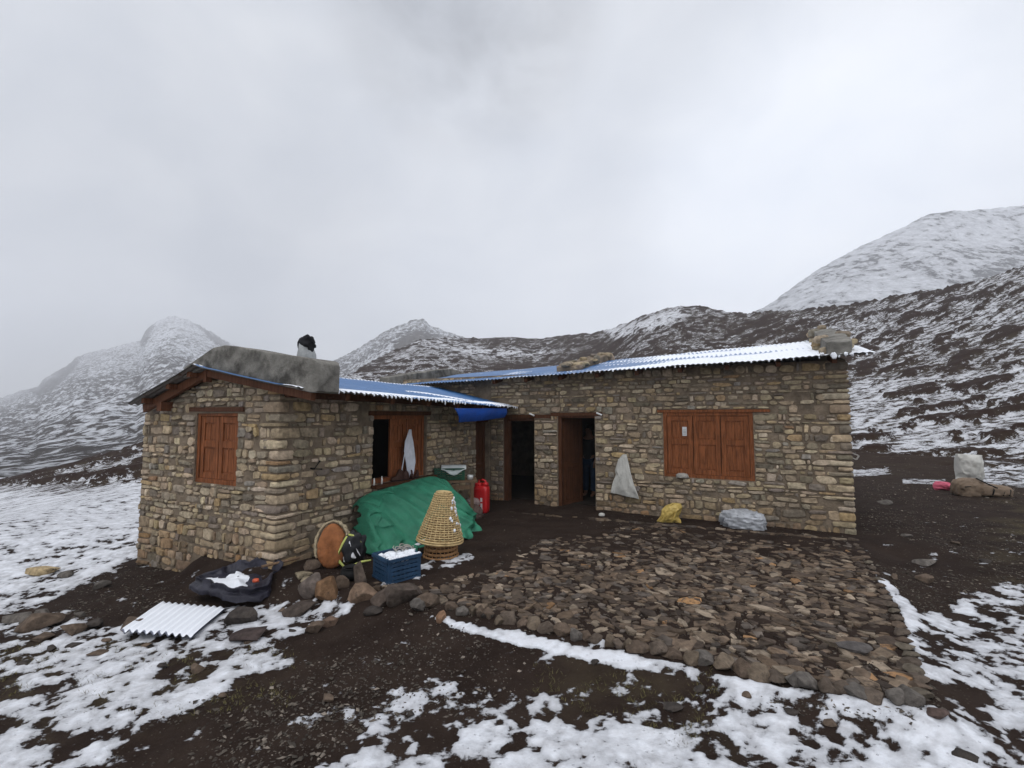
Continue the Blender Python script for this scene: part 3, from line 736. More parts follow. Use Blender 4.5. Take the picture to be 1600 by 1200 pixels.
rb, *_ = sheet('roof', (UME, US+4.65, z_eave(3)-.05), (URE, US+4.65, z_eave(3)-.05), (UME, RIDGE_V, z_ridge(UME)), (URE-.1, RIDGE_V, z_ridge(URE)), lambda a, b, P: .8+0*a, H, [M['roof'], M['under']])
big = MB(); c = hpick(1303, 556, v=EAVE_V-.02); big.lump(c, (.036, .03, .05), p=2.2, n=6, jit=.3)
big.build('snow_lump', M['snow'], rm, True)
for px in (1284, 1322, 1331):
    big = MB(); big.lump(hpick(px, 553, v=EAVE_V-.02), (.024, .02, .026), p=2.2, n=5, jit=.3); big.build('snow_lump', M['snow'], rm, True)

# --- copings on the roofs
def coping(path, w, mats, name, parent, n=60, noise=.02, seed=1, stone=False, label=None):
    """path: list of (t -> point on roof (u,v,z), height). sweeps a rounded block"""
    pts = np.array([p[:3] for p in path], float); hs = np.array([p[3] for p in path], float)
    d = np.r_[0, np.cumsum(np.linalg.norm(np.diff(pts, axis=0), axis=1))]; t = np.linspace(0, d[-1], n)
    P = np.stack([np.interp(t, d, pts[:, i]) for i in range(3)], -1); Hh = np.interp(t, d, hs)
    tang = np.gradient(P, axis=0); side = np.stack([-tang[:, 1], tang[:, 0], 0*t], -1); side = side/np.linalg.norm(side, axis=1)[:, None]
    l_ = np.linspace(-.93, .93, 9); c_ = [.99, .965]
    cx = np.r_[np.full(9, 1.), .99, .965, -l_, -.965, -.99, np.full(9, -1.), -.99, -.965, l_, .965, .99]; cz = np.r_[l_, .965, .99, np.full(9, 1.), .99, .965, -l_, -.965, -.99, np.full(9, -1.), -.99, -.965]; m = len(cx)
    endk = np.ones(n); endk[0] = endk[-1] = .82; endk[1] = endk[-2] = .97
    X = P[:, None, :]+side[:, None, :]*(w/2*cx[None, :]*endk[:, None])[..., None]
    X[..., 2] += (Hh[:, None]*(cz[None, :]*.5*endk[:, None]+.5))-.03
    nn = fbm(X[..., 0]*4, X[..., 1]*4, X[..., 2]*4, 4, seed)-.5; n2 = fbm(X[..., 0]*1.4, X[..., 1]*1.4, X[..., 2]*1.4, 2, seed+4)-.5
    X = X+(nn*noise*2+n2*noise*2.4)[..., None]*(side[:, None, :]*cx[None, :, None]+np.array([0, 0, 1.])*cz[None, :, None])
    b = MB(); b.add(X.reshape(-1, 3), [(i*m+j, i*m+(j+1) % m, (i+1)*m+(j+1) % m, (i+1)*m+j) for i in range(n-1) for j in range(m)]+[tuple(range(m))[::-1], tuple(range((n-1)*m, n*m))], (1, 1, 1), 0)
    if stone:
        for _ in range(stone):
            i = random.randrange(n); s = random.choice((-1, 1, 0)); p = P[i]+side[i]*s*w*.47; z = p[2]+(random.uniform(.1, .85) if s else .95)*Hh[i]
            b.lump((p[0], p[1], z), (random.uniform(.06, .13), random.uniform(.06, .12), random.uniform(.035, .07)), p=4, n=4, jit=.14, col=stone_col(.75), mi=1)
    o = b.build(name, mats, parent, True, 55)
    if label: tag(o, label)
    return o
CV = -.03
q = lambda px, py: hpick(px, py, v=-.2)
def tz(px, py, u):    # top height from the photo
    return float(hpick(px, py, v=-.2)[2])
uR = float(q(497, 600)[0])
path = []
for px, py in ((285, 577), (300, 568), (318, 555), (335, 543), (352, 540), (375, 542), (405, 548), (440, 554), (470, 557), (490, 560), (496, 563)):
    p = q(px, py); u = float(p[0]); base = slopeR(u) if u > UA else slopeL(u); path.append((u, CV, base+.0, max(.06, float(p[2])-base+.03)))
coping(path, .36, [M['concrete']], 'parapet', H, noise=.007, seed=3, label='smooth grey concrete parapet over the wing gable')
def rake(u, h0, h1, mats, stone, label, w, seed, vend=None, skew=0., vs=.03):
    path = []
    for t in np.linspace(0, 1, 8):
        v = EAVE_V+vs+(RIDGE_V+.13-vs-EAVE_V)*t; z = z_eave(u)+(z_ridge(u)-z_eave(u))*min(1, (v-EAVE_V)/(RIDGE_V-EAVE_V)); path.append((u+skew*t, v, z, h0+(h1-h0)*t))
    if vend:
        for t in np.linspace(.1, 1, 6): path.append((u+skew, RIDGE_V+.1+(vend-RIDGE_V)*t, z_ridge(u)-.35*t, h1))
    return coping(path, w, mats, 'parapet', H, noise=.03, seed=seed, stone=stone, label=label)
uA = float(hpick(1311, 540, v=EAVE_V)[0]); rake(uA, .27, .30, [M['concrete'], M['stone']], 30, 'rough stone and mortar parapet at the right end of the long roof', .36, 11, US+4.5, .12)
uB = float(hpick(868, 570, v=EAVE_V)[0]); rake(uB, .13, .21, [M['mortar'], M['stone']], 60, 'low parapet of yellowish stones halfway along the long roof', .5, 12, US+4.5, .12, .6)
uC = float(hpick(600, 590, v=EAVE_V)[0]); rake(uC, .26, .24, [M['concrete']], 0, 'grey concrete parapet at the left end of the long roof', .4, 13, US+4.5)

# --- timbers
bm_ = MB()
bv = -.10
bm_.bar((UA-.02, bv, ZA-.075), (EAVE_U+.02, bv, zw0-.08), .06, .105); tb1 = bm_.build('barge_board', M['beam'], H)
bm_ = MB(); bm_.bar((UA+.02, bv, ZA-.075), (ULE+.1, bv, ZLE-.06), .06, .115); bm_.build('barge_board', M['beam'], H)
bm_ = MB(); bm_.bar((UA, bv-.005, ZA-.02), (UA, bv-.005, ZA-.21), .075, .075, up=(0, 1, 0)); bm_.build('king_post', M['beam'], H)
def purlin(u, dz):
    b = MB(); z = (slopeL(u) if u < UA else slopeR(u))-dz; b.bar((u, vw0+.06, z), (u, .05, z), .08, .07); return b.build('purlin', M['beam'], H)
for f in (.12, .42, .80): purlin(UA+(ULE-UA)*f, .045)
pb = MB(); u = UA+(ULE-UA)*.64; pb.bar((u, -.16, slopeL(u)-.21), (u, .05, slopeL(u)-.21), .11, .13); pb.build('purlin', M['beam'], H)
wp = MB(); zz = zwt(2.5)-.075; wp.bar((.06, .05, zwt(0)-.03+.02), (.06, US, zwt(US)+.03), .12, .12); wp.build('wall_plate', M['wooddark'], H)
for v in np.linspace(.5, 4.7, 6):
    b = MB(); z0 = zwt(v)-.06; b.bar((EAVE_U-.08, v, z0+.005), (-.2, v, z0+.02+(ZA-zw0)*.9/(EAVE_U-UA)), .07, .09); b.build('rafter', M['wooddark'], H)
for u in np.linspace(.3, UR-.2, 9):
    b = MB(); b.bar((u, EAVE_V+.1, z_eave(u)-.055), (u, US+.15, z_eave(u)+.06), .07, .08); b.build('rafter', M['wooddark'], H)

# --- windows
def frame_bars(mb, o, T, w, d0, d1):
    s0, s1, z0, z1 = o
    for a, b, c, d in ((s0, s0+w, z0, z1), (s1-w, s1, z0, z1), (s0+w, s1-w, z1-w, z1), (s0+w, s1-w, z0, z0+w)):
        vs = [T(s, z, dd) for s in (a, b) for z in (c, d) for dd in (d0, d1)]
        mb.add(vs, [(0, 1, 3, 2), (4, 6, 7, 5), (0, 4, 5, 1), (2, 3, 7, 6), (0, 2, 6, 4), (1, 5, 7, 3)])
def panel_shutter(mb, s0, s1, z0, z1, T, dep, split=.55):
    """framed leaf with two sunk panels"""
    def bx(a, b, c, d, d0, d1):
        vs = [T(s, z, dd) for s in (a, b) for z in (c, d) for dd in (d0, d1)]
        mb.add(vs, [(0, 1, 3, 2), (4, 6, 7, 5), (0, 4, 5, 1), (2, 3, 7, 6), (0, 2, 6, 4), (1, 5, 7, 3)])
    w = min(.075, (s1-s0)*.2); zm = z0+(z1-z0)*split
    bx(s0, s0+w, z0, z1, dep-.035, dep); bx(s1-w, s1, z0, z1, dep-.035, dep)
    for c, d in ((z0, z0+.08), (zm-.045, zm+.045), (z1-.09, z1)): bx(s0+w, s1-w, c, d, dep-.033, dep-.003)
    for c, d in ((z0+.08, zm-.045), (zm+.045, z1-.09)):
        bx(s0+w, s1-w, c, d, dep-.03, dep-.020)
        m = (s0+s1)/2; bx(s0+w+.02, m-.004, c+.025, d-.025, dep-.0199, dep-.011); bx(m+.005, s1-w-.02, c+.025, d-.025, dep-.0199, dep-.011)
def lintel(o, T, mat, parent, d1=.02, name='lintel'):
    b = MB(); vs = [T(s, z+(0.004*math.sin(s*3)), dd) for s in (o[0], o[1]) for z in (o[2]+.001, o[3]-.001) for dd in (-.3, d1)]
    b.add(vs, [(0, 1, 3, 2), (4, 6, 7, 5), (0, 4, 5, 1), (2, 3, 7, 6), (0, 2, 6, 4), (1, 5, 7, 3)]); return b.build(name, mat, parent)
def window(o, T, leaves, label, dep=-.06, skip=(), lint_o=None, fw=.06, lmat=None):
    w = bpy.data.objects.new('window', None); COL.objects.link(w); w.parent = H; tag(w, label); w.empty_display_size = .1
    b = MB(); frame_bars(b, o, T, fw, dep-.1, dep+.012); b.build('frame', M['wood'], w)
    s0, s1 = o[0]+fw, o[1]-fw
    for i in range(leaves):
        if i in skip: continue
        a, c = s0+(s1-s0)*i/leaves+.006, s0+(s1-s0)*(i+1)/leaves-.006
        m = MB(); panel_shutter(m, a, c, o[2]+fw+.004, o[3]-fw-.004, T, dep-random.uniform(0, .006)); m.build('shutter', M['wood'], w)
    if lint_o: lintel(lint_o, T, lmat or M['wood'], w)
    return w
wm = window(WIN_M, TF, 3, 'wide window closed by three red brown panelled shutters', dep=-.015, lint_o=LM)
wg = window(WIN_G, TG, 2, 'narrow gable window with closed red brown shutters', dep=-.035, lint_o=LG, lmat=M['wooddark'])
wwn = window(WIN_W, TWL, 3, 'wing window with its left shutter open and dark', dep=-.07, skip=(0,), lint_o=LW, lmat=M['wooddark'])
sillb = MB(); sillb.box(-.05, .13, WIN_W[0]-.02, WIN_W[1]+.25, WIN_W[2]-.05, WIN_W[2]-.002); sillb.build('sill', M['wooddark'], wwn)
o3 = MB(); l = WIN_W[0]+.06; panel_shutter(o3, -.5, -.09, WIN_W[2]+.065, WIN_W[3]-.065, lambda s, z, d: (s, l+.03+d, z), 0); o3.build('shutter', M['wood'], wwn)
# --- doors
def door(o, T, label, leaf, mat=M['wooddark'], fw=.07, right=True, lint_o=None):
    d = bpy.data.objects.new('door', None); COL.objects.link(d); d.parent = H; tag(d, label); d.empty_display_size = .1
    b = MB(); s0, s1, z0, z1 = o
    def bx(a, bb, c, dd, d0, d1):
        vs = [T(s, z, q) for s in (a, bb) for z in (c, dd) for q in (d0, d1)]
        b.add(vs, [(0, 1, 3, 2), (4, 6, 7, 5), (0, 4, 5, 1), (2, 3, 7, 6), (0, 2, 6, 4), (1, 5, 7, 3)])
    bx(s0, s0+fw, z0, z1, -.18, -.02); bx(s0+fw, s1, z1-fw*.6, z1, -.18, -.03)
    if right: bx(s1-fw*.4, s1, z0, z1-fw*.6, -.3, -.2)
    b.build('frame', mat, d)
    if leaf is not None:
        L, ang, dep0 = leaf; m = MB(); hs = s0+fw+.005
        def TT(s, z, q): 
            return T(hs+s*math.cos(ang)+q*math.sin(ang), z, dep0-s*math.sin(ang)+q*math.cos(ang))
        panel_shutter(m, 0, L, z0+.03, z1-fw*.6-.01, TT, 0, .45); m.build('door_leaf', mat, d)
    if lint_o: lintel(lint_o, T, M['wooddark'], d, .012)
    return d
door(DOOR_B, TF, 'doorway with its brown leaf half open, a person inside', (.60, math.radians(68), -.12), lint_o=LB)
door(DOOR_A, TF, 'open black doorway beside the inner corner', None, lint_o=LA, fw=.10)
door(DOOR_W, TWL, 'narrow brown plank door in the wing near the inner corner', (DOOR_W[1]-DOOR_W[0]-.09, 0, -.1), lint_o=LD)
# small things fixed on the walls
for px, py in ((831, 648), (936, 647)):
    p = hpick(px, py, v=US-.05); b = MB(); b.tube([(p[0]-.05, p[1]-.01, p[2]+.025), (p[0]+.06, p[1]-.01, p[2]-.02)], .018, 10); b.tube([(p[0]-.05, p[1], p[2]+.025), (p[0]-.05, US+.0, p[2]+.03)], .008, 6)
    b.build('bulb', basic('white_bulb', (.8, .8, .78), .3, .02, 5, 0), H, True)
hk = MB(); p0 = hpick(490, 732, u=.05); hk.tube([(.0, p0[1], p0[2]), (.10, p0[1]-.03, p0[2])], .012, 6)
pa, pb_ = hpick(500, 720, u=.11), hpick(503, 733, u=.11); hk.tube([tuple(pa), (.1, p0[1]-.03, p0[2]), tuple(pb_)], .012, 6); hk.build('hook', M['black'], H)
# stove pipe behind the wing parapet
sp = bpy.data.objects.new('chimney', None); COL.objects.link(sp); sp.parent = H; tag(sp, 'stove pipe wrapped in grey sheet with a black hood'); sp.empty_display_size = .1
VP = .22
def pp(px, py): return hpick(px, py, v=VP)
b = MB(); p0, p1 = pp(479, 572), pp(478, 533); b.tube([tuple(p0), tuple(pp(479, 555)), tuple(pp(477.5, 542)), tuple(p1)], [.125, .115, .085, .075], 14)
b.build('pipe', basic('grey_wrapped_sheet', (.30, .31, .31), .55, .35, 9, .4, 25), sp, True)
b = MB(); c = pp(481, 534); b.lump(c, (.085, .08, .085), p=2.6, n=6, jit=.22); c = pp(472, 538); b.lump(c, (.03, .05, .10), p=2.6, n=5, jit=.2); c = pp(485, 543); b.lump(c, (.03, .05, .12), p=2.6, n=5, jit=.2); b.build('pipe_hood', basic('soot_black', (.015, .015, .017), .7, .3, 9, .3), sp, True)
# ================================================================== PATIO of set stones
random.seed(5)
def stone_tile(mb, cx, cy, cz, a, b, rot, h, col, tilt=.1, drop=.07, n=None):
    n = n or random.choice([4, 5, 5, 6, 7]); ph = random.random()*2*PI
    tx, ty = random.gauss(0, tilt), random.gauss(0, tilt); c, s = math.cos(rot), math.sin(rot)
    rr_ = [random.uniform(.72, 1.2) for _ in range(n)]; vs = []
    hs = [h*random.uniform(.35, 1.25) for _ in range(n)]
    for sc, k in ((1.02, -drop), (1.0, .72), (.93, .98), (.5, 1.02)):
        for i in range(n):
            t = ph+2*PI*i/n; x = a*math.cos(t)*rr_[i]*sc; y = b*math.sin(t)*rr_[i]*sc
            z = k if k < 0 else hs[i]*k
            vs.append((cx+x*c-y*s, cy+x*s+y*c, cz+z+tx*x+ty*y))
    vs.append((cx, cy, cz+h*1.02))
    fs = [(k*n+i, k*n+(i+1) % n, (k+1)*n+(i+1) % n, (k+1)*n+i) for k in range(3) for i in range(n)]+[(3*n+i, 3*n+(i+1) % n, 4*n) for i in range(n)]
    mb.add(vs, fs, col)
PCOL = [(.125, .088, .060), (.105, .076, .054), (.145, .105, .075), (.085, .064, .048), (.18, .135, .096), (.065, .048, .037), (.11, .09, .075), (.24, .19, .14)]
def pcol():
    c = random.choice(PCOL); f = random.uniform(.62, 1.22)
    if random.random() < .012: c = (.26, .15, .075)
    return tuple(x*f for x in c)
pat = MB()
us = [((np.array(p)-HC)@N2, (np.array(p)-HC)@D2) for p in PATIO]
u0, u1 = min(p[0] for p in us), max(p[0] for p in us); v0, v1 = min(p[1] for p in us), max(p[1] for p in us)
du, dv = .10, .066
cells = []
vv = v0; k = 0
while vv < v1:
    uu = u0+(k % 2)*du*.5
    while uu < u1:
        cells.append((uu+random.uniform(-.045, .045), vv+random.uniform(-.03, .03))); uu += du*random.uniform(.75, 1.25)
    vv += dv; k += 1
ca = np.array(cells); wp_ = HC+ca[:, :1]*N2+ca[:, 1:]*D2
dd = sdpoly(wp_[:, 0], wp_[:, 1], PATIO); cpx, cpy, _ = project(wp_[:, 0], wp_[:, 1], 0*dd)
dens = fbm(wp_[:, 0]*1.3, wp_[:, 1]*1.3, None, 3, 19)
for i in range(len(ca)):
    if dd[i] > -.06: continue
    lim = np.interp(cpx[i], [560, 660, 760, 860, 1000, 1340], [905, 915, 885, 842, 826, 830])+40*(dens[i]-.5)
    if cpy[i] < lim: continue
    sink = 1-sstep(0, 60, cpy[i]-lim)
    if random.random() < .62*sink: continue
    s = random.choice([.5, .65, .8, .9, 1.0, 1.1, 1.5])*random.uniform(.9, 1.1)
    a, b = .070*s*random.uniform(.8, 1.35), .045*s*random.uniform(.7, 1.25)
    stone_tile(pat, wp_[i, 0], wp_[i, 1], -.034, a, b, HROT+random.gauss(0, .9), random.uniform(.004, .021)*(1-.6*sink), pcol(), .09)
# thin line of stones along the foot of the facade
a0, a1 = gpick(800, 798, 0), gpick(1337, 842, 0)
t = 0
while t < 1:
    p = a0+(a1-a0)*t
    if random.random() < .8: stone_tile(pat, p[0], p[1]+random.uniform(-.03, .03), -.03, random.uniform(.05, .12), .035, HROT+random.gauss(0, .1), random.uniform(.012, .03), pcol(), .06)
    t += random.uniform(.012, .03)
M['cobble'] = basic('set_stone', (.12, .1, .08), .8, .4, 16, .5, 70, attr=True, bdist=.008, dirt=((.028, .021, .017), 6, .52))
patio = pat.build('patio', M['cobble'], None, True, 25); tag(patio, kind='structure')

# ------------------------------------------------------------------ rocks
def rock_mesh(name, dims, col, seed, facets=13, sub=4):
    bm = bmesh.new(); bmesh.ops.create_icosphere(bm, subdivisions=sub, radius=1)
    V = np.array([v.co for v in bm.verts]); rg = np.random.default_rng(seed)
    V = V*(1+.35*(fbm(V[:, 0]*1.3+seed, V[:, 1]*1.3, V[:, 2]*1.3, 3, seed)-.5)[:, None])
    for _ in range(facets):
        n = rg.normal(size=3); n /= np.linalg.norm(n); d = rg.uniform(.42, .82)
        s = V@n; k = np.clip(s-d, 0, None)*.92; V = V-k[:, None]*n
    V = V*(1+.07*(fbm(V[:, 0]*5+seed, V[:, 1]*5, V[:, 2]*5, 3, seed+5)-.5)[:, None])
    V = V/np.abs(V).max(0)*np.array(dims)/2
    for v, c in zip(bm.verts, V): v.co = c
    me = bpy.data.meshes.new(name); bm.to_mesh(me); bm.free()
    at = me.attributes.new('col', 'FLOAT_COLOR', 'POINT'); at.data.foreach_set('color', np.tile(np.array([*col, 1], np.float32), len(me.vertices)))
    me.polygons.foreach_set('use_smooth', [True]*len(me.polygons)); me.update(); me.set_sharp_from_angle(angle=math.radians(24))
    return me
TAN, GREY, DARK, BRN, YEL, ORG = (.26, .215, .145), (.115, .102, .09), (.050, .042, .037), (.115, .084, .062), (.34, .26, .15), (.26, .14, .065)
_rk = [100]
def rock(px, py, w, h, col, label, name='rock', flat=1., group=None, rot=None, depthk=.75, raise_=0.):
    """px,py: middle of the foot of the rock in the photo; w,h: its size there"""
    _rk[0] += 1; _rf = random.uniform(.85, 1.15); sd = _rk[0]; p = gpt(px, py); dep = math.hypot(p[1], p[2]-CZ); W_ = w*dep/F; el = math.atan2(CZ-p[2], p[1])
    D_ = W_*depthk; Hh = max(.03, (h*dep/F-D_*math.sin(el)*.6)/math.cos(el))*flat
    me = rock_mesh(name, (W_, D_, Hh*1.35), tuple(c*_rf for c in col), sd)
    o = bpy.data.objects.new(name, me); COL.objects.link(o); me.materials.append(M['rock'])
    py_off = D_*.35; o.location = (p[0], p[1]+py_off, p[2]+Hh*.38+raise_); o.rotation_euler = (random.gauss(0, .06), random.gauss(0, .06), random.gauss(0, .25) if rot is None else rot)
    tag(o, label, 'rock', group); return o
random.seed(77)
rock(50, 901, 46, 19, YEL, 'pale yellow boulder alone on the snowy meadow at far left')
rock(98, 904, 26, 12, GREY, 'small grey rock right of the pale yellow boulder', group=None)
rock(150, 921, 26, 13, GREY, 'flat grey stone lying on the dark soil left of the hut')
rock(248, 886, 34, 15, (.2, .17, .14), 'light grey slab resting on the soil mound against the gable wall')
rock(42, 990, 64, 32, BRN, 'largest brown slab of the rock heap at the left edge')
rock(20, 976, 40, 18, GREY, 'grey slab behind the brown slab at the left edge')
rock(58, 1003, 30, 12, BRN, 'low brown rock in front of the left rock heap')
rock(107, 996, 34, 21, BRN, 'angular brown rock standing just right of the left rock heap')
rock(144, 982, 28, 14, DARK, 'smooth black stone between two brown rocks on thin snow')
rock(199, 988, 30, 22, BRN, 'pointed brown rock touching the left end of the ribbed sheet')
rock(112, 1014, 24, 10, DARK, 'thin dark stone below the angular brown rock')
rock(145, 1027, 26, 10, BRN, 'rust brown flat stone on grassy snow below the ribbed sheet')
rock(372, 978, 46, 31, DARK, 'tall dark rock at the right end of the ribbed sheet')
rock(370, 1008, 58, 26, (.062, .046, .042), 'broad dark flat rock in the snow below the tall dark rock')
rock(388, 1006, 18, 8, BRN, 'little brown stone touching the broad dark flat rock')
rock(466, 962, 54, 22, (.085, .066, .055), 'long dark slab lying in the snow patch by the wing corner')
rock(508, 943, 42, 36, (.2, .115, .062), 'round orange brown boulder at the end of the patio edge')
rock(486, 934, 44, 36, (.125, .1, .085), 'big grey boulder behind the round orange brown one')
rock(468, 905, 30, 14, TAN, 'pale tan stone at the foot of the wing corner')
rock(479, 912, 22, 12, TAN, 'smaller tan stone in front of the pale tan one at the corner')
rock(482, 893, 30, 22, BRN, 'rounded brown boulder between the wing corner and the orange basket')
rock(529, 925, 26, 22, BRN, 'brown rock wedged right of the grey boulder')
rock(512, 980, 28, 16, (.16, .105, .075), 'small reddish rock at the right tip of the snow patch')
rock(489, 989, 26, 17, BRN, 'small brown rock left of the reddish one in the snow')
rock(560, 918, 22, 36, (.13, .1, .08), 'upright brown stone standing left of the blue crate')
rock(557, 946, 60, 32, (.155, .105, .072), 'large brown boulder in the row below the blue crate')
rock(598, 948, 40, 28, (.09, .068, .055), 'dark boulder next to the large brown one in the row')
rock(628, 945, 54, 32, (.085, .066, .054), 'broad dark tilted slab in the row right of the blue crate')
rock(667, 952, 36, 22, BRN, 'brown block in the row just before the patio corner')
rock(653, 958, 28, 20, GREY, 'grey stone in front of the brown block in the row')
rock(690, 973, 18, 20, (.22, .13, .08), 'little orange chip standing at the patio corner')
rock(582, 962, 28, 14, DARK, 'dark stone lying alone on the mud below the row of boulders')
rock(510, 1097, 18, 11, BRN, 'single brown pebble on the bare mud in front')
rock(303, 1052, 20, 13, BRN, 'brown stone sticking out of the grassy snow lower left')
rock(1390, 789, 28, 8, GREY, 'thin grey slab on the dark mud right of the hut')
rock(1455, 884, 30, 11, GREY, 'flat grey stone on the gravel right of the patio')
rock(1452, 912, 24, 14, BRN, 'brown stone beyond the snow strip at the right')
rock(1470, 1128, 30, 20, (.1, .07, .06), 'reddish dark rock in the snow just beyond the patio corner')
rock(1052, 1115, 34, 12, DARK, 'dark low rock in the thin snow in front of the patio')
rock(1350, 1025, 52, 27, (.1, .09, .085), 'dark grey flagstone lying loose near the right of the patio', flat=.6)
rock(1079, 944, 44, 12, (.30, .17, .08), 'orange yellow slab set among the brown patio stones', flat=.5)
rock(1515, 1192, 36, 16, DARK, 'dark rock in the snow at the lower right corner')
for px, py, w, h in ((30, 1042, 22, 9), (75, 1018, 18, 9), (60, 962, 22, 10), (120, 965, 18, 9), (225, 1012, 14, 6), (165, 1005, 16, 8), (440, 958, 12, 8), (455, 990, 12, 7), (250, 1045, 16, 7), (760, 968, 20, 12), (1095, 1082, 18, 10), (1170, 1092, 16, 9), (930, 1040, 14, 8), (1240, 1120, 18, 10), (1420, 840, 16, 6), (1500, 852, 18, 7), (1400, 905, 14, 8), (1545, 880, 16, 7), (640, 1120, 12, 6), (345, 1090, 12, 6), (1300, 1135, 18, 9)):
    rock(px, py, w, h, random.choice([GREY, BRN, DARK]), 'small dark stone scattered on thin snow or mud', group='small stones scattered over the ground')
# edge stones
random.seed(9)
ex = [(700, 955), (760, 972), (850, 990), (950, 1012), (1060, 1036), (1180, 1066), (1290, 1084), (1395, 1108), (1445, 1108)]
x = 705.; i = 0
while x < 1450:
    y = np.interp(x, [p[0] for p in ex], [p[1] for p in ex]); sc = np.interp(x, [700, 1450], [.75, 1.5])
    w = random.uniform(17, 34)*sc; rock(x, y+random.uniform(-4, 2), w, random.uniform(15, 22)*sc**.7, random.choice([BRN, (.11, .085, .066), (.088, .07, .057), GREY, (.14, .108, .078)]), 'rough brown stone set on edge in the front kerb of the patio', 'edge_stone', group='kerb stones along the front of the patio', depthk=.8)
    x += w*.82
for t in np.linspace(.02, .97, 24):
    px, py = 1338+(1452-1338)*t+5*math.sin(PI*t), 846+(1096-846)*t**1.25; sc = .5+t
    rock(px-2, py+5, 20*sc, 9*sc, random.choice([BRN, (.105, .082, .064), (.12, .1, .076)]), 'flat stone in the straight right hand kerb of the patio', 'edge_stone', group='kerb stones along the right side of the patio', rot=random.gauss(-.1, .08), depthk=.7)

# ------------------------------------------------------------------ gravel and chips
def gravel():
    mb_v, mb_f, mb_c = [], [], []; n = 0; rg = np.random.default_rng(3); K = 60000
    ppx_ = rg.uniform(-100, 1700, K*2); Yd = np.exp(rg.uniform(math.log(2.4), math.log(24), K*2)); X = (ppx_-800)/F*Yd
    a = np.arctan2(X, Yd); r = np.hypot(X, Yd); Z = terrain(a, r)[0]
    qx, qy, _ = project(X, Yd, Z)
    j = np.clip(((a-fa[0])/(fa[1]-fa[0])).astype(int), 0, len(fa)-1); k = np.clip(((np.log(r)-math.log(.7))/.0098).astype(int), 0, len(rr)-1)
    sn = reg[k, j]; Z = np.maximum(Z, Zg[k, j])
    cl = fbm(X*.9, Yd*.9, None, 3, 8)
    dp = sdpoly(X, Yd, PLAT)
    hu = (X-HC[0])*N2[0]+(Yd-HC[1])*N2[1]; hv = (X-HC[0])*D2[0]+(Yd-HC[1])*D2[1]
    pr = sstep(.36, .66, cl)*(sn < .5)*np.where(dp < 0, .35, 1)*np.where(qx > 1340, 1.5, .8)
    pr = pr*~((hv > -.02) & (hu < 0))*~(hv > US-.05)+(qx > 1345)*(hu > UR+.1)*(hv > US-.05)*sstep(.3, .6, cl)
    keep = rg.uniform(0, 1, K*2) < pr
    base = np.array([[1, 0, 0], [-1, 0, 0], [0, 1, 0], [0, -1, 0], [0, 0, 1], [0, 0, -1]], float); F8 = [(0, 2, 4), (2, 1, 4), (1, 3, 4), (3, 0, 4), (2, 0, 5), (1, 2, 5), (3, 1, 5), (0, 3, 5)]
    m = MB()
    for q in np.nonzero(keep)[0]:
        s = min(.022, rg.gamma(1.6, .0031)+.0025)*(1+.05*max(0, Yd[q]-5)); th = rg.uniform(0, PI); c_, s_ = math.cos(th), math.sin(th)
        v = base*np.array([s*rg.uniform(.8, 1.6), s*rg.uniform(.5, 1), s*rg.uniform(.3, .6)])+rg.normal(0, s*.16, (6, 3))
        v = np.stack([v[:, 0]*c_-v[:, 1]*s_, v[:, 0]*s_+v[:, 1]*c_, v[:, 2]], -1)+[X[q], Yd[q], Z[q]+s*.15]
        l = rg.choice([.05, .07, .1, .14, .22], p=[.28, .3, .25, .12, .05]); m.add(v, F8, (l*1.1, l*.93, l*.76))
    o = m.build('gravel', M['rock']); tag(o, kind='stuff')
    print('chips', int(keep.sum()))
gravel()
def grass_tufts():
    rg = np.random.default_rng(12); m = MB()
    areas = [((0, 460), (1010, 1120), 700), ((830, 1120), (1040, 1120), 260), ((1000, 1150), (1110, 1170), 120)]
    for (xa, xb), (ya, yb), n in areas:
        for _ in range(n):
            px, py = rg.uniform(xa, xb), rg.uniform(ya, yb)
            if vnoise(np.array([px*.02]), np.array([py*.05]), None, 4)[0] < .52: continue
            p = gpt(px, py)
            for _ in range(4):
                a = rg.uniform(0, 2*PI); L = rg.uniform(.015, .05); d = np.array([math.cos(a), math.sin(a), 0]); b = p+rg.normal(0, .012, 3)*[1, 1, 0]; w = np.array([-d[1], d[0], 0])*.0025
                tip = b+d*L*.8+np.array([0, 0, L*.6]); g = rg.uniform(.6, 1.3)
                m.add([b-w, b+w, tip], [(0, 1, 2)], (.11*g, .095*g, .04*g))
    o = m.build('grass', basic('dry_grass', (.1, .1, .04), .9, .2, 5, 0, attr=True)); tag(o, kind='stuff')
grass_tufts()
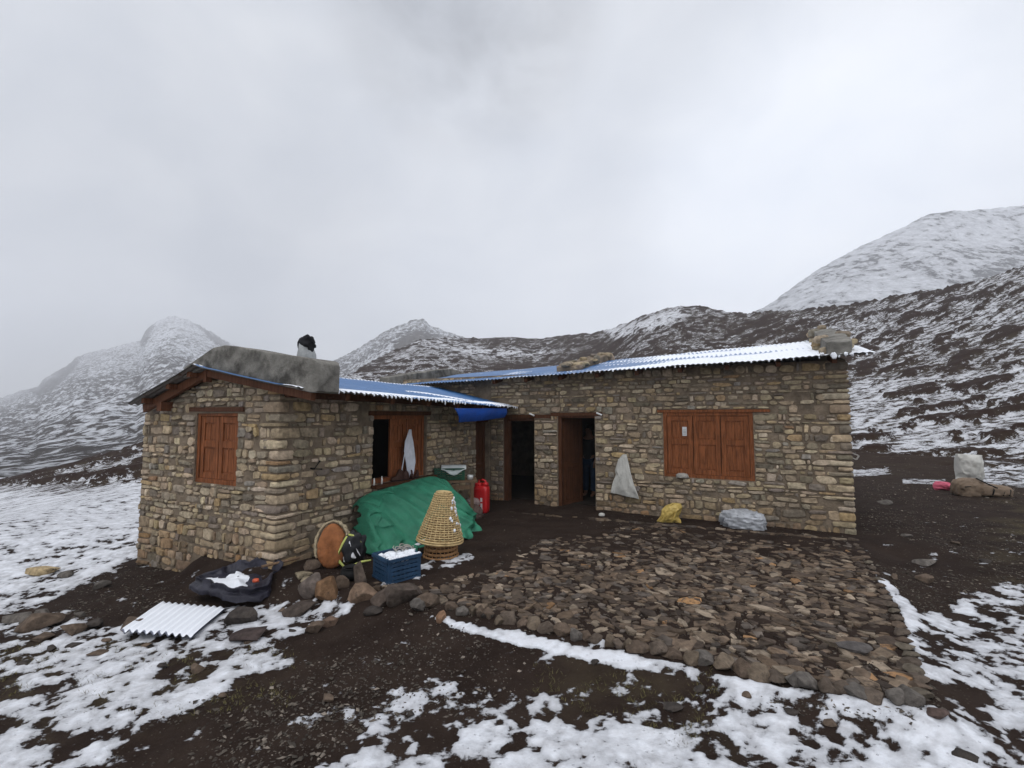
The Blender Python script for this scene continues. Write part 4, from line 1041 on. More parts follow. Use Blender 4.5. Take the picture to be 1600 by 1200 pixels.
# ================================================================== THINGS around the hut
def cloth_mat(name, col, rough=.6, var=.2, scale=6, bump=.5, bscale=14, dist=.02, spec=.35, snow=False, dirt=None):
    return basic(name, col, rough, var, scale, bump, bscale, bdist=dist, spec=spec, dirt=dirt)
M['tarp'] = cloth_mat('green_tarp', (.034, .20, .118), .5, .3, 4, .8, 8, .03, .25)
def ridged(x, y, o=4, s=0): return 1-np.abs(2*fbm(x, y, None, o, s)-1)
def interp_curve(t, ts, pts):
    pts = np.array(pts, float); return np.stack([np.interp(t, ts, pts[:, i]) for i in range(pts.shape[1])], -1)
def smooth_curve(t, ts, pts):
    r = 0
    for d in np.linspace(-.06, .06, 9): r = r+interp_curve(np.clip(t+d, 0, 1), ts, pts)
    return r/9
def grid_obj(name, P, mat, parent=None, T=None, solid=.004):
    if T is not None:
        w = HC+P[..., :1]*N2+P[..., 1:2]*D2; P = np.concatenate([w, P[..., 2:]], -1)
    o = grid_mesh(name, P[..., 0], P[..., 1], P[..., 2], None, parent, [mat], True)
    if solid:
        md = o.modifiers.new('thickness', 'SOLIDIFY'); md.thickness = solid; md.offset = 0
    return o
# --- green tarpaulin over a heap
a = np.linspace(0, 1, 150); b = np.linspace(0, 1, 90); Aa, Bb = np.meshgrid(a, b)
top = smooth_curve(Aa, [0, .12, .4, .75, .92, 1], [(.10, 1.14, .50), (.12, 1.26, .64), (.16, 1.95, .70), (.34, 2.75, .78), (.42, 3.0, .70), (.45, 3.1, .40)])
foot = smooth_curve(Aa, [0, .12, .3, .55, .75, .88, 1], [(.2, 1.0, -.04), (.58, .86, -.05), (.86, 1.0, -.05), (1.02, 1.45, -.04), (1.3, 2.05, -.04), (1.36, 2.42, -.04), (1.0, 2.95, -.03)])
bk = np.clip(Bb/.16, 0, 1); fb = np.clip((Bb-.16)/.84, 0, 1)[..., None]
back = top.copy(); back[..., 0] = .05; back[..., 2] -= .05
P = top+(foot-top)*(fb**np.array([.9, .9, 1.0]))
bul = np.sin(PI*fb[..., 0])
P[..., 0] += .10*bul*(1+.5*np.sin(Aa*7+1)); P[..., 2] += bul*.10*(.6+.5*np.cos(Aa*5-1))
P = np.where(Bb[..., None] < .16, back+(top-back)*bk[..., None], P)
fo = ridged(Aa*4.5-Bb*3.2, Bb*.55+Aa*.7, 2, 31)-.7; f2 = ridged(Aa*9-Bb*5.5, Bb*.8+Aa*1.2, 2, 35)-.7
env = np.sin(PI*np.clip(Bb*.96+.04, 0, 1))**.6
f3 = np.abs(2*fbm(Aa*5-Bb*3.4, Bb*.9+Aa*.5, None, 2, 44)-1)**.6
f4 = np.abs(2*fbm(Aa*3+Bb*2.5, Bb*1.2-Aa*1, None, 2, 48)-1)**.6
P[..., 0] += (.15*fo+.10*f2-.13*(1-f3)**4+.06*(1-f4)**5)*env; P[..., 2] += (.06*fo+.04*f2)*env
# hem lies in folds on the ground
hem = sstep(.86, 1, Bb); P[..., 0] += hem*(.09*np.sin(Aa*41)+.05*np.sin(Aa*67+1)); P[..., 2] += hem*(.025*np.sin(Aa*52)+.02)
P[..., 2] = np.maximum(P[..., 2], -.045+.006*np.sin(Aa*90))
tp = grid_obj('tarpaulin', P, M['tarp'], None, True, .004)
tag(tp, 'creased green tarpaulin thrown over a heap against the wing wall', 'tarp')
sn = MB()
for px, py, s in ((662, 846, .05), (655, 850, .04), (670, 842, .035), (645, 858, .03)):
    p = hpick(px, py, u=1.14); w = toworld(*p); sn.lump(w, (s*1.3, s, s*.35), p=2.5, n=4, jit=.2)
sn.build('snow_patch', M['snow'], tp, True)
# --- table
t0 = hpick(669, 749, u=.60); t1 = hpick(744, 752, u=.60); TZ = float((t0[2]+t1[2])/2); TV0, TV1 = float(t0[1])+.0, float(t1[1])
def local_thing(name, label, cat, u, v, z=0., rz=0., group=None):
    e = empty(name, toworld(u, v, z), HROT+rz); tag(e, label, cat, group); return e
tw = dpick(707, 750, 8.35); TZ = float(tw[2]); TW_ = 74*8.35/F; TRZ = .12
tb = empty('table', (tw[0], tw[1]+.12, 0), TRZ-PI/2); tag(tb, 'rough wooden bench table against the wing wall', 'table')
hv_ = TW_/2-.05
b = MB(); 
for k in range(3): b.box(-.26+k*.17, -.26+k*.17+.165, -hv_-.05, hv_+.05, TZ-.035, TZ-random.uniform(0, .006))
b.build('table_top', M['plank'], tb)
for x in (-.22, .21):
    for y in (-hv_+.12, hv_-.04):
        b = MB(); b.bar((x, y, -.06), (x, y, TZ-.036), .06, .06, up=(0, 1, 0)); b.build('leg', M['plank'], tb)
b = MB(); b.bar((.21, -hv_+.15, TZ-.12), (.21, hv_-.07, TZ-.12), .03, .07); b.build('rail', M['plank'], tb)
# --- plastic crates
def crate(name, L, W_, Hh, mat, parent, slats=4):
    m = MB(); t = .012
    for sx in (-1, 1):
        for sy in (-1, 1):
            cx, cy = sx*(L/2-.02), sy*(W_/2-.02); m.box(cx-.025, cx+.025, cy-.025, cy+.025, 0, Hh)
            m.box(cx-.034, cx+.034, cy-.034, cy+.034, Hh*.86, Hh-.004)
    for sy in (-1, 1):
        y0 = sy*W_/2
        for z0, z1, pr in ((0.005, Hh*.10, .006), (Hh*.87, Hh, .014)): m.box(-L/2, L/2, y0-t-pr*(sy < 0), y0+pr*(sy > 0)+0.001, z0, z1)
        for k in range(slats):
            z = Hh*(.14+.72*k/slats); m.box(-L/2+.02, L/2-.02, y0-t, y0, z, z+Hh*.72/slats*.72)
        for k in range(7):
            x = -L/2+L*(k+.5)/7; m.box(x-.008, x+.008, y0-t*1.4 if sy > 0 else y0-t*.4-.004, (y0+.004) if sy > 0 else y0+t*.4, Hh*.1, Hh*.86)
    for sx in (-1, 1):
        x0 = sx*L/2
        for z0, z1, pr in ((0.006, Hh*.11, .006), (Hh*.865, Hh-.002, .014)): m.box(x0-t-pr*(sx < 0), x0+pr*(sx > 0)+.001, -W_/2, W_/2, z0, z1)
        for k in range(slats):
            z = Hh*(.14+.72*k/slats); m.box(x0-t, x0, -W_/2+.02, W_/2-.02, z, z+Hh*.72/slats*.72)
        for k in range(4):
            y = -W_/2+W_*(k+.5)/4; m.box(x0-t*1.4 if sx > 0 else x0-.004-t*.4, x0+.004 if sx > 0 else x0+t*.4, y-.008, y+.008, Hh*.1, Hh*.86)
    m.box(-L/2+.015, L/2-.015, -W_/2+.015, W_/2-.015, .004, .014)
    return m.build(name, mat, parent)
M['bluep'] = basic('blue_plastic', (.018, .052, .105), .45, .25, 5, .1, 30, spec=.45, dirt=((.05, .05, .05), 7, .62))
M['greenp'] = basic('green_plastic', (.008, .06, .03), .45, .25, 5, .1, spec=.4)
gw = dpick(701, 748, 8.33); gL = 46*8.33/F
gc = empty('crate', (gw[0], gw[1]+.15, TZ), TRZ); tag(gc, 'dark green plastic crate standing on the wooden table', 'crate')
crate('crate_body', gL, .32, .215, M['greenp'], gc)
Aa, Bb = np.meshgrid(np.linspace(0, 1, 40), np.linspace(0, 1, 36))
xx = -.02+(Aa-.3)*gL*.85; yy = -.20+.34*Bb
zz = .225+.025*ridged(Aa*3, Bb*3, 3, 5)-np.clip((.18-Bb)/.18, 0, 1)*.12*(.4+.9*np.sin(Aa*3.1)**2)
cl = grid_obj('cloth', np.stack([xx, yy, zz], -1), cloth_mat('pale_cloth', (.5, .53, .52), .8), None, None, .003)
cl.location = gc.location; cl.rotation_euler = gc.rotation_euler
tag(cl, 'pale cloth lying over the green crate on the table', 'cloth')
def ground_local(px, py):
    p = gpt(px, py); return p
c0, c1, c2 = gpt(607, 914), gpt(655, 901), gpt(577, 905)
ax = c1-c0; ang = math.atan2(ax[1], ax[0]); Lc = math.hypot(ax[0], ax[1])*1.03; Wc = .36
cen = c0+np.array([math.cos(ang)*Lc/2-math.sin(ang)*Wc/2, math.sin(ang)*Lc/2+math.cos(ang)*Wc/2, 0])
bc = empty('crate', (cen[0], cen[1], max(c0[2], -.09)), ang); tag(bc, 'dark blue plastic crate on the ground with snow in it', 'crate')
Hc = 36*math.hypot(c0[0], c0[1])/F
crate('crate_body', Lc, Wc, Hc, M['bluep'], bc)
m = MB(); rs_ = random.Random(4)
for _ in range(46): m.lump((rs_.uniform(-Lc/2+.04, Lc/2-.03), rs_.uniform(-Wc/2+.03, Wc/2-.05), Hc-.03+rs_.uniform(-.015, .02)), (rs_.uniform(.025, .06), rs_.uniform(.025, .05), rs_.uniform(.015, .03)), p=2.4, n=3, jit=.2)
for k in range(14): m.lump((-Lc/2+Lc*(k+.5)/14, -Wc/2, Hc+.002), (Lc/26, .016, .011*rs_.uniform(.5, 1.3)), p=2.6, n=3, jit=.2)
m.build('snow_patch', M['snow'], bc, True)
m = MB()
for k in range(7):
    x = .02+rs_.uniform(-.03, .16); y = .08+rs_.uniform(-.08, .05)
    pts = [(x+.05*math.cos(t*1.3+k)*rs_.uniform(.5, 1.2), y+.05*math.sin(t*1.1+k), Hc+.0+.05*abs(math.sin(t+k))) for t in np.linspace(0, 3.2, 9)]; m.tube(pts, .006, 6)
rp = m.build('rope', basic('grey_rope', (.33, .31, .27), .9, .3, 20, .2), None, True); rp.location = bc.location; rp.rotation_euler = bc.rotation_euler
tag(rp, 'tangle of pale rope lying on the snowy blue crate', 'rope')
# --- wicker baskets (back-carrying cones turned upside down)
M['wicker'] = basic('wicker', (.52, .38, .19), .75, .3, 25, .2, 60, dirt=((.22, .13, .06), 9, .6))
M['wicker2'] = basic('wicker_reddish', (.30, .165, .075), .75, .3, 25, .2, 60)
def basket(name, label, x, y, z, prof, mat, rows, ribs, tilt=(0, 0, 0), closed=True):
    e = empty(name, (x, y, z)); e.rotation_euler = tilt; tag(e, label, 'basket', None)
    hz = [p[0] for p in prof]; rd = [p[1] for p in prof]; Rr = lambda h: float(np.interp(h, hz, rd)); Ht = hz[-1]
    m = MB()
    for k in range(ribs):
        t = 2*PI*k/ribs; m.tube([(Rr(h)*math.cos(t), Rr(h)*math.sin(t), h) for h in np.linspace(0, Ht, 7)], .0062, 5)
    m.build('ribs', mat, e, True)
    m = MB(); rg = random.Random(5)
    for r in range(rows):
        h = Ht*(r+.5)/rows; n = ribs*3; ph = r % 2; dz = Ht/rows*.5; vs = []
        for i in range(n):
            t = 2*PI*i/n; rad = Rr(h)+.0085*math.cos(PI*(i/3.)+PI*ph)+rg.uniform(-.001, .001); zz = h+rg.uniform(-.002, .002)
            for dr, ddz in ((-.003, -dz*.7), (.0035, -dz*.55), (.0035, dz*.55), (-.003, dz*.7)): vs.append(((rad+dr)*math.cos(t), (rad+dr)*math.sin(t), zz+ddz))
        m.add(vs, [(i*4+j, ((i+1) % n)*4+j, ((i+1) % n)*4+(j+1) % 4, i*4+(j+1) % 4) for i in range(n) for j in range(4)])
    m.build('weave', mat, e, True)
    m = MB()
    for h in (0.004, .03): m.tube([((Rr(h)+.006)*math.cos(t), (Rr(h)+.006)*math.sin(t), h+.008) for t in np.linspace(0, 2*PI, 49)], .013, 6)
    m.build('rim', mat, e, True)
    if closed:
        m = MB(); n = 24; vs = [(Rr(Ht)*math.cos(2*PI*i/n), Rr(Ht)*math.sin(2*PI*i/n), Ht+.003*(i % 2)) for i in range(n)]+[(0, 0, Ht+.012)]; m.add(vs, [(i, (i+1) % n, n) for i in range(n)]); m.build('base', mat, e)
    return e
p = gpt(687, 872); sc = math.hypot(p[1], CZ-p[2])/F
r_b = 25*sc; bh = 25*sc
basket('basket', 'reddish wicker basket upside down under the tall pale one', p[0], p[1]+.1, p[2]-.02, [(0, r_b), (bh*1.6, r_b*.86), (bh*2.2, r_b*.7)], M['wicker2'], 9, 26)
tall = [(0, 33.5*sc), (10*sc, 32*sc), (26*sc, 26.5*sc), (44*sc, 20*sc), (58*sc, 15.5*sc), (67*sc, 12.8*sc), (70*sc, 9*sc)]
bk_ = basket('basket', 'tall pale wicker basket upside down on the reddish one', p[0]-.015, p[1]+.1, p[2]+bh-.03, [(h*1.04, r) for h, r in tall], M['wicker'], 24, 30, (math.radians(-2), math.radians(4), 0))
m = MB()
for k in range(26):
    h = rs_.uniform(.15, .56); t = rs_.uniform(-.9, .35); r = float(np.interp(h/1.04, [q_[0] for q_ in tall], [q_[1] for q_ in tall])); s = rs_.uniform(.006, .02); m.lump((r*math.cos(t), r*math.sin(t), h), (s, s, s*1.3), p=2.4, n=3, jit=.25)
m.build('snow_patch', M['snow'], bk_, True)
# --- oval orange brown basket with frayed pale rim, leaning on the wall corner
p = gpt(513, 893); s = math.hypot(p[1], CZ-p[2])/F
ob = empty('basket', (p[0], p[1]+.12, p[2]-.02), .25); ob.rotation_euler = (math.radians(-12), math.radians(-3), math.radians(8)); tag(ob, 'oval orange brown basket with a frayed pale rim beside the wing corner', 'basket')
t = np.linspace(0, 2*PI, 64, endpoint=False); n = 64
def oval(k, dz=0): 
    x = 21*s*k*np.cos(t)*(1-.12*np.sin(t)); z = 34*s+ 32*s*k*np.sin(t); return x, z
m = MB(); rings = [(1.0, .02), (1.0, -.03), (.96, -.062), (.82, -.088), (.55, -.10), (.25, -.104)]
vs = []
for k, d in rings:
    x, z = oval(k)
    wob = 1+.02*np.sin(t*9)+.012*np.sin(t*17)
    vs += [(x[i]*wob[i], d+.006*math.sin(i*2.1+k*9), z[i]) for i in range(n)]
vs.append((0, -.105, 34*s))
m.add(vs, [(k*n+i, (k+1)*n+i, (k+1)*n+(i+1) % n, k*n+(i+1) % n) for k in range(len(rings)-1) for i in range(n)]+[((len(rings)-1)*n+i, len(rings)*n, (len(rings)-1)*n+(i+1) % n) for i in range(n)])
m.build('shell', basic('tan_leather', (.27, .105, .042), .7, .35, 9, .5, 30, bdist=.012, dirt=((.09, .045, .025), 4, .57)), ob, True)
m = MB()
M['fray'] = basic('frayed_straw', (.40, .33, .22), .9, .35, 20, .3)
for k in range(5):
    tt = np.linspace(math.radians(-20), math.radians(205), 46); pts = [((21*s+.012*k*.5+.008)*math.cos(q_)*(1.05+.03*math.sin(q_*13+k)), -.035+.012*k+.01*math.sin(q_*11+k*2), 34*s+(33*s+.012)*math.sin(q_)*(1.02+.025*math.sin(q_*17+k*3))) for q_ in tt]; m.tube(pts, [.009+.005*math.sin(i*1.7+k) for i in range(46)], 5)
for k in range(70):
    q_ = math.radians(rs_.uniform(-20, 200)); b0 = np.array([22*s*math.cos(q_), -.02, 34*s+33*s*math.sin(q_)]); d = np.array([math.cos(q_+rs_.gauss(0, .7)), rs_.gauss(0, .4), math.sin(q_+rs_.gauss(0, .7))]); L = rs_.uniform(.02, .05); m.tube([b0, b0+d*L], [.004, .0015], 4)
m.build('frayed_rim', M['fray'], ob, True)
# --- black bag with white marks and lime trim
p = gpt(547, 890); s = math.hypot(p[1], CZ-p[2])/F
bb = empty('bag', (p[0], p[1]+.10, p[2]+.02), .1); tag(bb, 'black bag with white patches and lime green trim beside the orange basket', 'bag')
m = MB(); m.lump((0, 0, 24*s), (17*s, .09, 22*s), p=3, n=10, jit=.22, R=np.array(Matrix.Rotation(.35, 3, 'Y'))); m.build('bag_body', cloth_mat('black_nylon', (.012, .012, .014), .5, .3, 9, .6, 14), bb, True)
def flatpatch(mb, pts, y, bulge=.01):
    k = len(pts); c = np.mean(np.array(pts), 0); mb.add([(x_, y, z_) for x_, z_ in pts]+[(c[0], y-bulge, c[1])]+[(x_, y+.03, z_) for x_, z_ in pts], [(i, (i+1) % k, k) for i in range(k)]+[(i, k+1+i, k+1+(i+1) % k, (i+1) % k) for i in range(k)])
m = MB(); flatpatch(m, [(-10*s, 20*s), (-8*s, 33*s), (-3*s, 38*s), (-1*s, 30*s), (-6*s, 20*s)], -.088); flatpatch(m, [(-3*s, 14*s), (2*s, 22*s), (6*s, 13*s)], -.095); flatpatch(m, [(-11*s, 8*s), (-12*s, 15*s), (-5*s, 7*s)], -.08); flatpatch(m, [(8*s, 22*s), (6*s, 27*s), (12*s, 16*s)], -.085)
m.build('white_patch', cloth_mat('white_nylon', (.7, .7, .72), .6), bb)
m = MB(); M['lime'] = cloth_mat('lime_trim', (.42, .45, .12), .6)
m.tube([(-8*s, -.06, 44*s), (-13*s, -.075, 34*s), (-18*s, -.07, 22*s), (-17*s, -.075, 8*s), (-8*s, -.085, -1*s), (4*s, -.09, 3*s), (14*s, -.10, 8*s), (28*s, -.10, 10*s)], [.012, .016, .014, .017, .016, .018, .014, .01], 7)
m.tube([(-6*s, -.05, 46*s), (4*s, -.06, 44*s), (12*s, -.05, 34*s)], .012, 7); m.build('trim', M['lime'], bb, True)
# dark pot under it
p = gpt(543, 912); s = math.hypot(p[1], CZ-p[2])/F
pot = MB(); pr = [(0, 8), (2, 13), (8, 16), (14, 15), (17, 12), (18, 13.5), (18.5, 12), (14, 10)]; n = 28
pot.add([(r_*s*math.cos(2*PI*i/n), r_*s*math.sin(2*PI*i/n), h*s) for h, r_ in pr for i in range(n)], [(k*n+i, k*n+(i+1) % n, (k+1)*n+(i+1) % n, (k+1)*n+i) for k in range(len(pr)-1) for i in range(n)])
po = pot.build('pot', M['black'], None, True); po.location = (p[0], p[1]+.12, p[2]+.005); tag(po, 'sooty black pot among the stones below the black bag', 'pot')
# --- red jerrycan
p = gpt(752, 803); s = math.hypot(p[1], CZ-p[2])/F
jc = empty('jerrycan', (p[0], p[1]+.1, p[2]), HROT+.15); tag(jc, 'tall red plastic jerrycan on the ground by the narrow brown door', 'jerrycan')
M['redp'] = basic('red_plastic', (.50, .014, .016), .35, .12, 5, .05, spec=.5)
hw, hh = 11*s, 41*s
m = MB(); m.lump((0, 0, hh/2), (hw, .10, hh/2), p=9, n=8, jit=.01); m.lump((-hw*.45, 0, hh*1.03), (hw*.5, .07, hh*.07), p=5, n=6, jit=0.01); m.lump((hw*.55, 0, hh*1.05), (hw*.38, .06, hh*.06), p=5, n=5, jit=.01); m.build('can_body', M['redp'], jc, True)
m = MB(); m.tube([(-hw*.45, 0, hh*1.08), (-hw*.4, 0, hh*1.19), (hw*.15, 0, hh*1.22), (hw*.55, 0, hh*1.17), (hw*.6, 0, hh*1.07)], .02, 8); m.build('handle', M['redp'], jc, True)
m = MB(); m.tube([(hw*.6, 0, hh*1.05), (hw*.6, 0, hh*1.14)], .028, 12); m.build('cap', M['redp'], jc, True)
m = MB(); m.box(hw*.12, hw*.40, -.1055, -.09, hh*.12, hh*.38); m.box(hw*.10, hw*.38, -.1055, -.09, hh*.44, hh*.58); m.build('white_marking', basic('white_print', (.75, .72, .70), .5, .1, 5, 0), jc)
# --- things under and on the table
def crumple(name, hs, mat, seed, amp=.35, p=2.4, n=16, parent=None, flat=True, rid=2.2):
    V, Fc = cube_grid(n); W = V/((np.abs(V)**p).sum(1)**(1/p))[:, None]
    f = ridged(W[:, 0]*rid+seed, W[:, 1]*rid+W[:, 2]*rid*.7, 4, seed)-.6
    f3 = 1-np.abs(2*fbm(W[:, 0]*rid*2, W[:, 1]*rid*2, W[:, 2]*rid*2+seed, 3, seed+3)-1)-.6
    W = W*(1+amp*f+amp*.5*f3)[:, None]
    if flat: W[:, 2] = np.where(W[:, 2] < -.55, -.55+.1*(W[:, 2]+.55), W[:, 2])
    m = MB(); m.add(W*np.array(hs), Fc); return m.build(name, mat, parent, True, 60)
def put(o, px, py, dz, back=0., rz=0.):
    p = gpt(px, py); o.location = (p[0], p[1]+back, p[2]+dz); o.rotation_euler = (0, 0, rz); return o
o = crumple('bag', (.13, .11, .12), cloth_mat('blue_plastic_bag', (.05, .16, .36), .4), 3); put(o, 715, 806, .10, .15); tag(o, 'small blue plastic bag under the wooden table', 'bag')
o = crumple('sack', (.20, .15, .15), cloth_mat('brown_sack', (.085, .055, .045), .8), 5); put(o, 735, 810, .06, .1); tag(o, 'dark brown sack slumped below the table beside the jerrycan', 'sack')
o = crumple('bag', (.13, .10, .08), cloth_mat('clear_pink_bag', (.30, .22, .20), .4), 8); p = gpt(737, 806); o.location = (p[0], p[1]+.1, p[2]+.22); tag(o, 'crumpled greyish pink bag on top of the brown sack', 'bag')
m = MB(); n = 20; pr = [(0, .03), (.005, .05), (.05, .06), (.085, .058), (.085, .052), (.02, .045)]
m.add([(r_*math.cos(2*PI*i/n), r_*math.sin(2*PI*i/n), h) for h, r_ in pr for i in range(n)], [(k*n+i, k*n+(i+1) % n, (k+1)*n+(i+1) % n, (k+1)*n+i) for k in range(len(pr)-1) for i in range(n)]+[tuple(range(n))[::-1]])
o = m.build('mug', basic('pale_metal', (.55, .55, .54), .3, .1, 5, 0, metal=.4), None, True); mw = dpick(734, 748, 8.3); o.location = (mw[0], mw[1]+.1, TZ-.002); tag(o, 'shiny pale mug at the right end of the table', 'mug')
# --- on the wing window sill
SZ = WIN_W[2]
def boot(px, label, u, rz, k=1.):
    v = float(hpick(px, 745, u=u)[1]); e = empty('boot', toworld(u, v, SZ-.002), HROT+rz); tag(e, label, 'boot', 'brown boots on the wing window sill')
    mt = basic('brown_leather', (.055, .026, .018), .5, .3, 9, .3)
    V, Fc = cube_grid(10); W = V/((np.abs(V)**3).sum(1)**(1/3))[:, None]; x, y, z = W[:, 0], W[:, 1], W[:, 2]
    X = x*.12; wdt = .042*(1-.25*np.clip(-x, 0, 1)); top_ = np.where(x < -.25, .17, .17-.12*sstep(-.25, .35, x)); Zz = np.where(z > 0, .03+z*top_, .03+z*.028); Y = y*wdt*(1-.15*np.clip(z, 0, 1))
    m = MB(); m.add(np.stack([X, Y, Zz], -1)*k, Fc); m.build('upper', mt, e, True)
    m = MB(); m.lump((0, 0, .008*k), (.125*k, .045*k, .010*k), p=4, n=6, jit=.03); m.build('sole', M['black'], e, True)
boot(621, 'dark brown boot standing left of the white scarf on the sill', .03, -1.9, .95); boot(630, 'brown boot half behind the white scarf on the sill', .04, -2.3, .8)
boot(643, 'low reddish brown shoe right of the white scarf on the sill', .05, -.6, .75); boot(651, 'small brown shoe at the right end of the sill', .03, -1.2, .65)
for px, h in ((583, .11), (595, .12)):
    v = float(hpick(px, 747, u=.02)[1]); m = MB(); m.tube([(0, 0, 0), (.003, 0, h*.5), (0, .002, h)], [.014, .013, .006], 10)
    o = m.build('candle', basic('white_wax', (.75, .74, .70), .5, .05, 5, 0), None, True); o.location = toworld(.04, v, SZ-.002)
    tag(o, 'short white candle on the sill at the dark open part' if px == 583 else 'thin white candle on the sill nearer the shutters', 'candle')
# scarf
Aa, Bb = np.meshgrid(np.linspace(0, 1, 30), np.linspace(0, 1, 60))
sx0 = lambda y, px: hpick(px, y, u=.012)
lft = np.array([(639, 671), (632, 690), (630, 705), (633, 722), (636, 740), (641, 748)], float); rgt = np.array([(641, 671), (645, 690), (647, 710), (648, 722), (646, 735), (643, 748)], float)
tq = np.linspace(0, 1, 6); P = np.zeros(Aa.shape+(3,))
for i in range(Aa.shape[0]):
    l = [np.interp(Bb[i, 0], tq, lft[:, k]) for k in (0, 1)]; r_ = [np.interp(Bb[i, 0], tq, rgt[:, k]) for k in (0, 1)]
    pl, pr_ = hpick(l[0], l[1], u=.015), hpick(r_[0], r_[1], u=.015)
    for j in range(Aa.shape[1]): P[i, j] = pl+(pr_-pl)*Aa[i, j]
P[..., 0] += .018*np.sin(Aa*19+Bb*3)+.02*np.sin(PI*Aa)
M['scarf'] = cloth_mat('white_scarf', (.66, .67, .72), .8, .12, 8, .3, 20)
sf = grid_obj('scarf', P, M['scarf'], None, True, .004); tag(sf, 'thin white scarf hanging on the wing window shutter', 'scarf')
m = MB(); m.tube([toworld(*hpick(x_, y_, u=.04)) for x_, y_ in ((634, 690), (633, 705), (630, 722), (627, 740))], [.006, .009, .009, .012], 7); m.build('loose_strand', M['scarf'], sf, True)
# --- blue tarp hanging from the wing eave
Aa, Bb = np.meshgrid(np.linspace(0, 1, 50), np.linspace(0, 1, 22))
tl, tr = hpick(710, 638, u=EAVE_U-.04), hpick(791, 638, u=EAVE_U-.04)
bl, br_ = hpick(716, 660, u=EAVE_U-.10), hpick(788, 652, u=EAVE_U-.10)
P = (tl*(1-Aa[..., None])+tr*Aa[..., None])*(1-Bb[..., None])+(bl*(1-Aa[..., None])+br_*Aa[..., None])*Bb[..., None]
P[..., 0] += .03*np.sin(PI*Bb)+.012*np.sin(Aa*13+Bb*2); P[..., 2] -= .015*np.sin(PI*Aa)*Bb
bt = grid_obj('awning_sheet', P, cloth_mat('blue_tarp', (.012, .075, .36), .45, .15, 6, .3), None, True, .004); tag(bt, 'deep blue plastic sheet hanging below the far end of the wing eave', 'tarp')
# --- sacks and bags by the long wall
def sack_from_outline(name, lft, rgt, pick, mat, thick, seed, nrow=60, ncol=34, fold=.03, top_open=False):
    """two-sided bag; lft/rgt photo outlines from top to bottom; pick(px,py) gives a point, house frame; thickness towards the camera"""
    lft = np.array(lft, float); rgt = np.array(rgt, float); tq = np.linspace(0, 1, len(lft)); tq2 = np.linspace(0, 1, len(rgt))
    L_ = np.array([pick(*[np.interp(t_, tq, lft[:, k]) for k in (0, 1)]) for t_ in np.linspace(0, 1, nrow)]); R_ = np.array([pick(*[np.interp(t_, tq2, rgt[:, k]) for k in (0, 1)]) for t_ in np.linspace(0, 1, nrow)])
    th = np.linspace(0, 2*PI, ncol*2, endpoint=False); sx = np.cos(th); sy = np.sin(th)
    e = np.sign(sx)*np.abs(sx)**.8
    P = L_[:, None, :]*(1-(e*.5+.5))[None, :, None]+R_[:, None, :]*(e*.5+.5)[None, :, None]
    tt = np.linspace(0, 1, nrow)
    thk = thick*np.clip(np.sin(PI*np.clip(tt*.9+.08, 0, 1)), .12, 1)**.6
    X2, T2 = np.meshgrid(e, tt)
    f = (ridged(X2*1.6+T2*1.1+seed, T2*1.6-X2*.8, 4, seed)-.65)
    out = sy[None, :]*thk[:, None]+np.where(sy[None, :] > 0, f*fold*2.2, f*fold*.4)
    return P, out
def build_sack(name, P, out, dirv, mat, label, cat, house=True):
    W = P+out[..., None]*np.array(dirv)
    if house: W = np.concatenate([HC+W[..., :1]*N2+W[..., 1:2]*D2, W[..., 2:]], -1)
    r, c = W.shape[:2]; m = MB(); m.add(W.reshape(-1, 3), [(i*c+j, (i+1)*c+j, (i+1)*c+(j+1) % c, i*c+(j+1) % c) for i in range(r-1) for j in range(c)]+[tuple(range(c)), tuple(range((r-1)*c, r*c))[::-1]])
    bm = bmesh.new(); o = m.build(name, mat, None, True); bm.from_mesh(o.data); bmesh.ops.recalc_face_normals(bm, faces=bm.faces); bm.to_mesh(o.data); bm.free()
    return tag(o, label, cat)
M['whsack'] = cloth_mat('white_woven_sack', (.50, .49, .45), .7, .15, 5, .5, 26, .012, dirt=((.25, .22, .18), 3, .6))
pk = lambda x_, y_: hpick(x_, y_, v=US-.10)
P, out_ = sack_from_outline('s', [(973, 710), (966, 718), (961, 735), (962, 742), (957, 755), (954, 770)], [(979, 710), (982, 722), (986, 740), (990, 755), (995, 768), (999, 780)], pk, None, .045, 7, fold=.022)
build_sack('sack', P, out_, (0, -1, 0), M['whsack'], 'white woven sack hanging on the long wall right of the doorway', 'sack')
pk2 = lambda x_, y_: tohouse(gpick(1047, 818, -.03))*0+hpick(x_, y_, v=float(tohouse(gpt(1047, 817))[1])+.1)
P, out_ = sack_from_outline('s', [(1050, 786), (1040, 790), (1034, 796), (1032, 806), (1026, 814), (1025, 818)], [(1064, 787), (1066, 793), (1064, 800), (1060, 808), (1064, 813), (1065, 818)], pk2, None, .10, 3, fold=.05)
build_sack('bag', P, out_, (0, -1, 0), cloth_mat('yellow_plastic_bag', (.50, .36, .10), .45, .2, 6, .5), 'crumpled yellow plastic bag standing at the foot of the long wall', 'bag')
o = crumple('bag', (.30, .17, .17), cloth_mat('silver_plastic', (.36, .37, .39), .4, .35, 7, .6), 15, .4, 3, 22, rid=1.9); put(o, 1168, 827, .09, .15, HROT); tag(o, 'crumpled silvery grey plastic bag at the foot of the long wall', 'bag')
o = crumple('wrapper', (.05, .04, .03), M['whsack'], 23, .4, 2.4, 8); put(o, 941, 807, .02, .05); tag(o, 'tiny white scrap of litter on the mud before the doorway', 'litter')
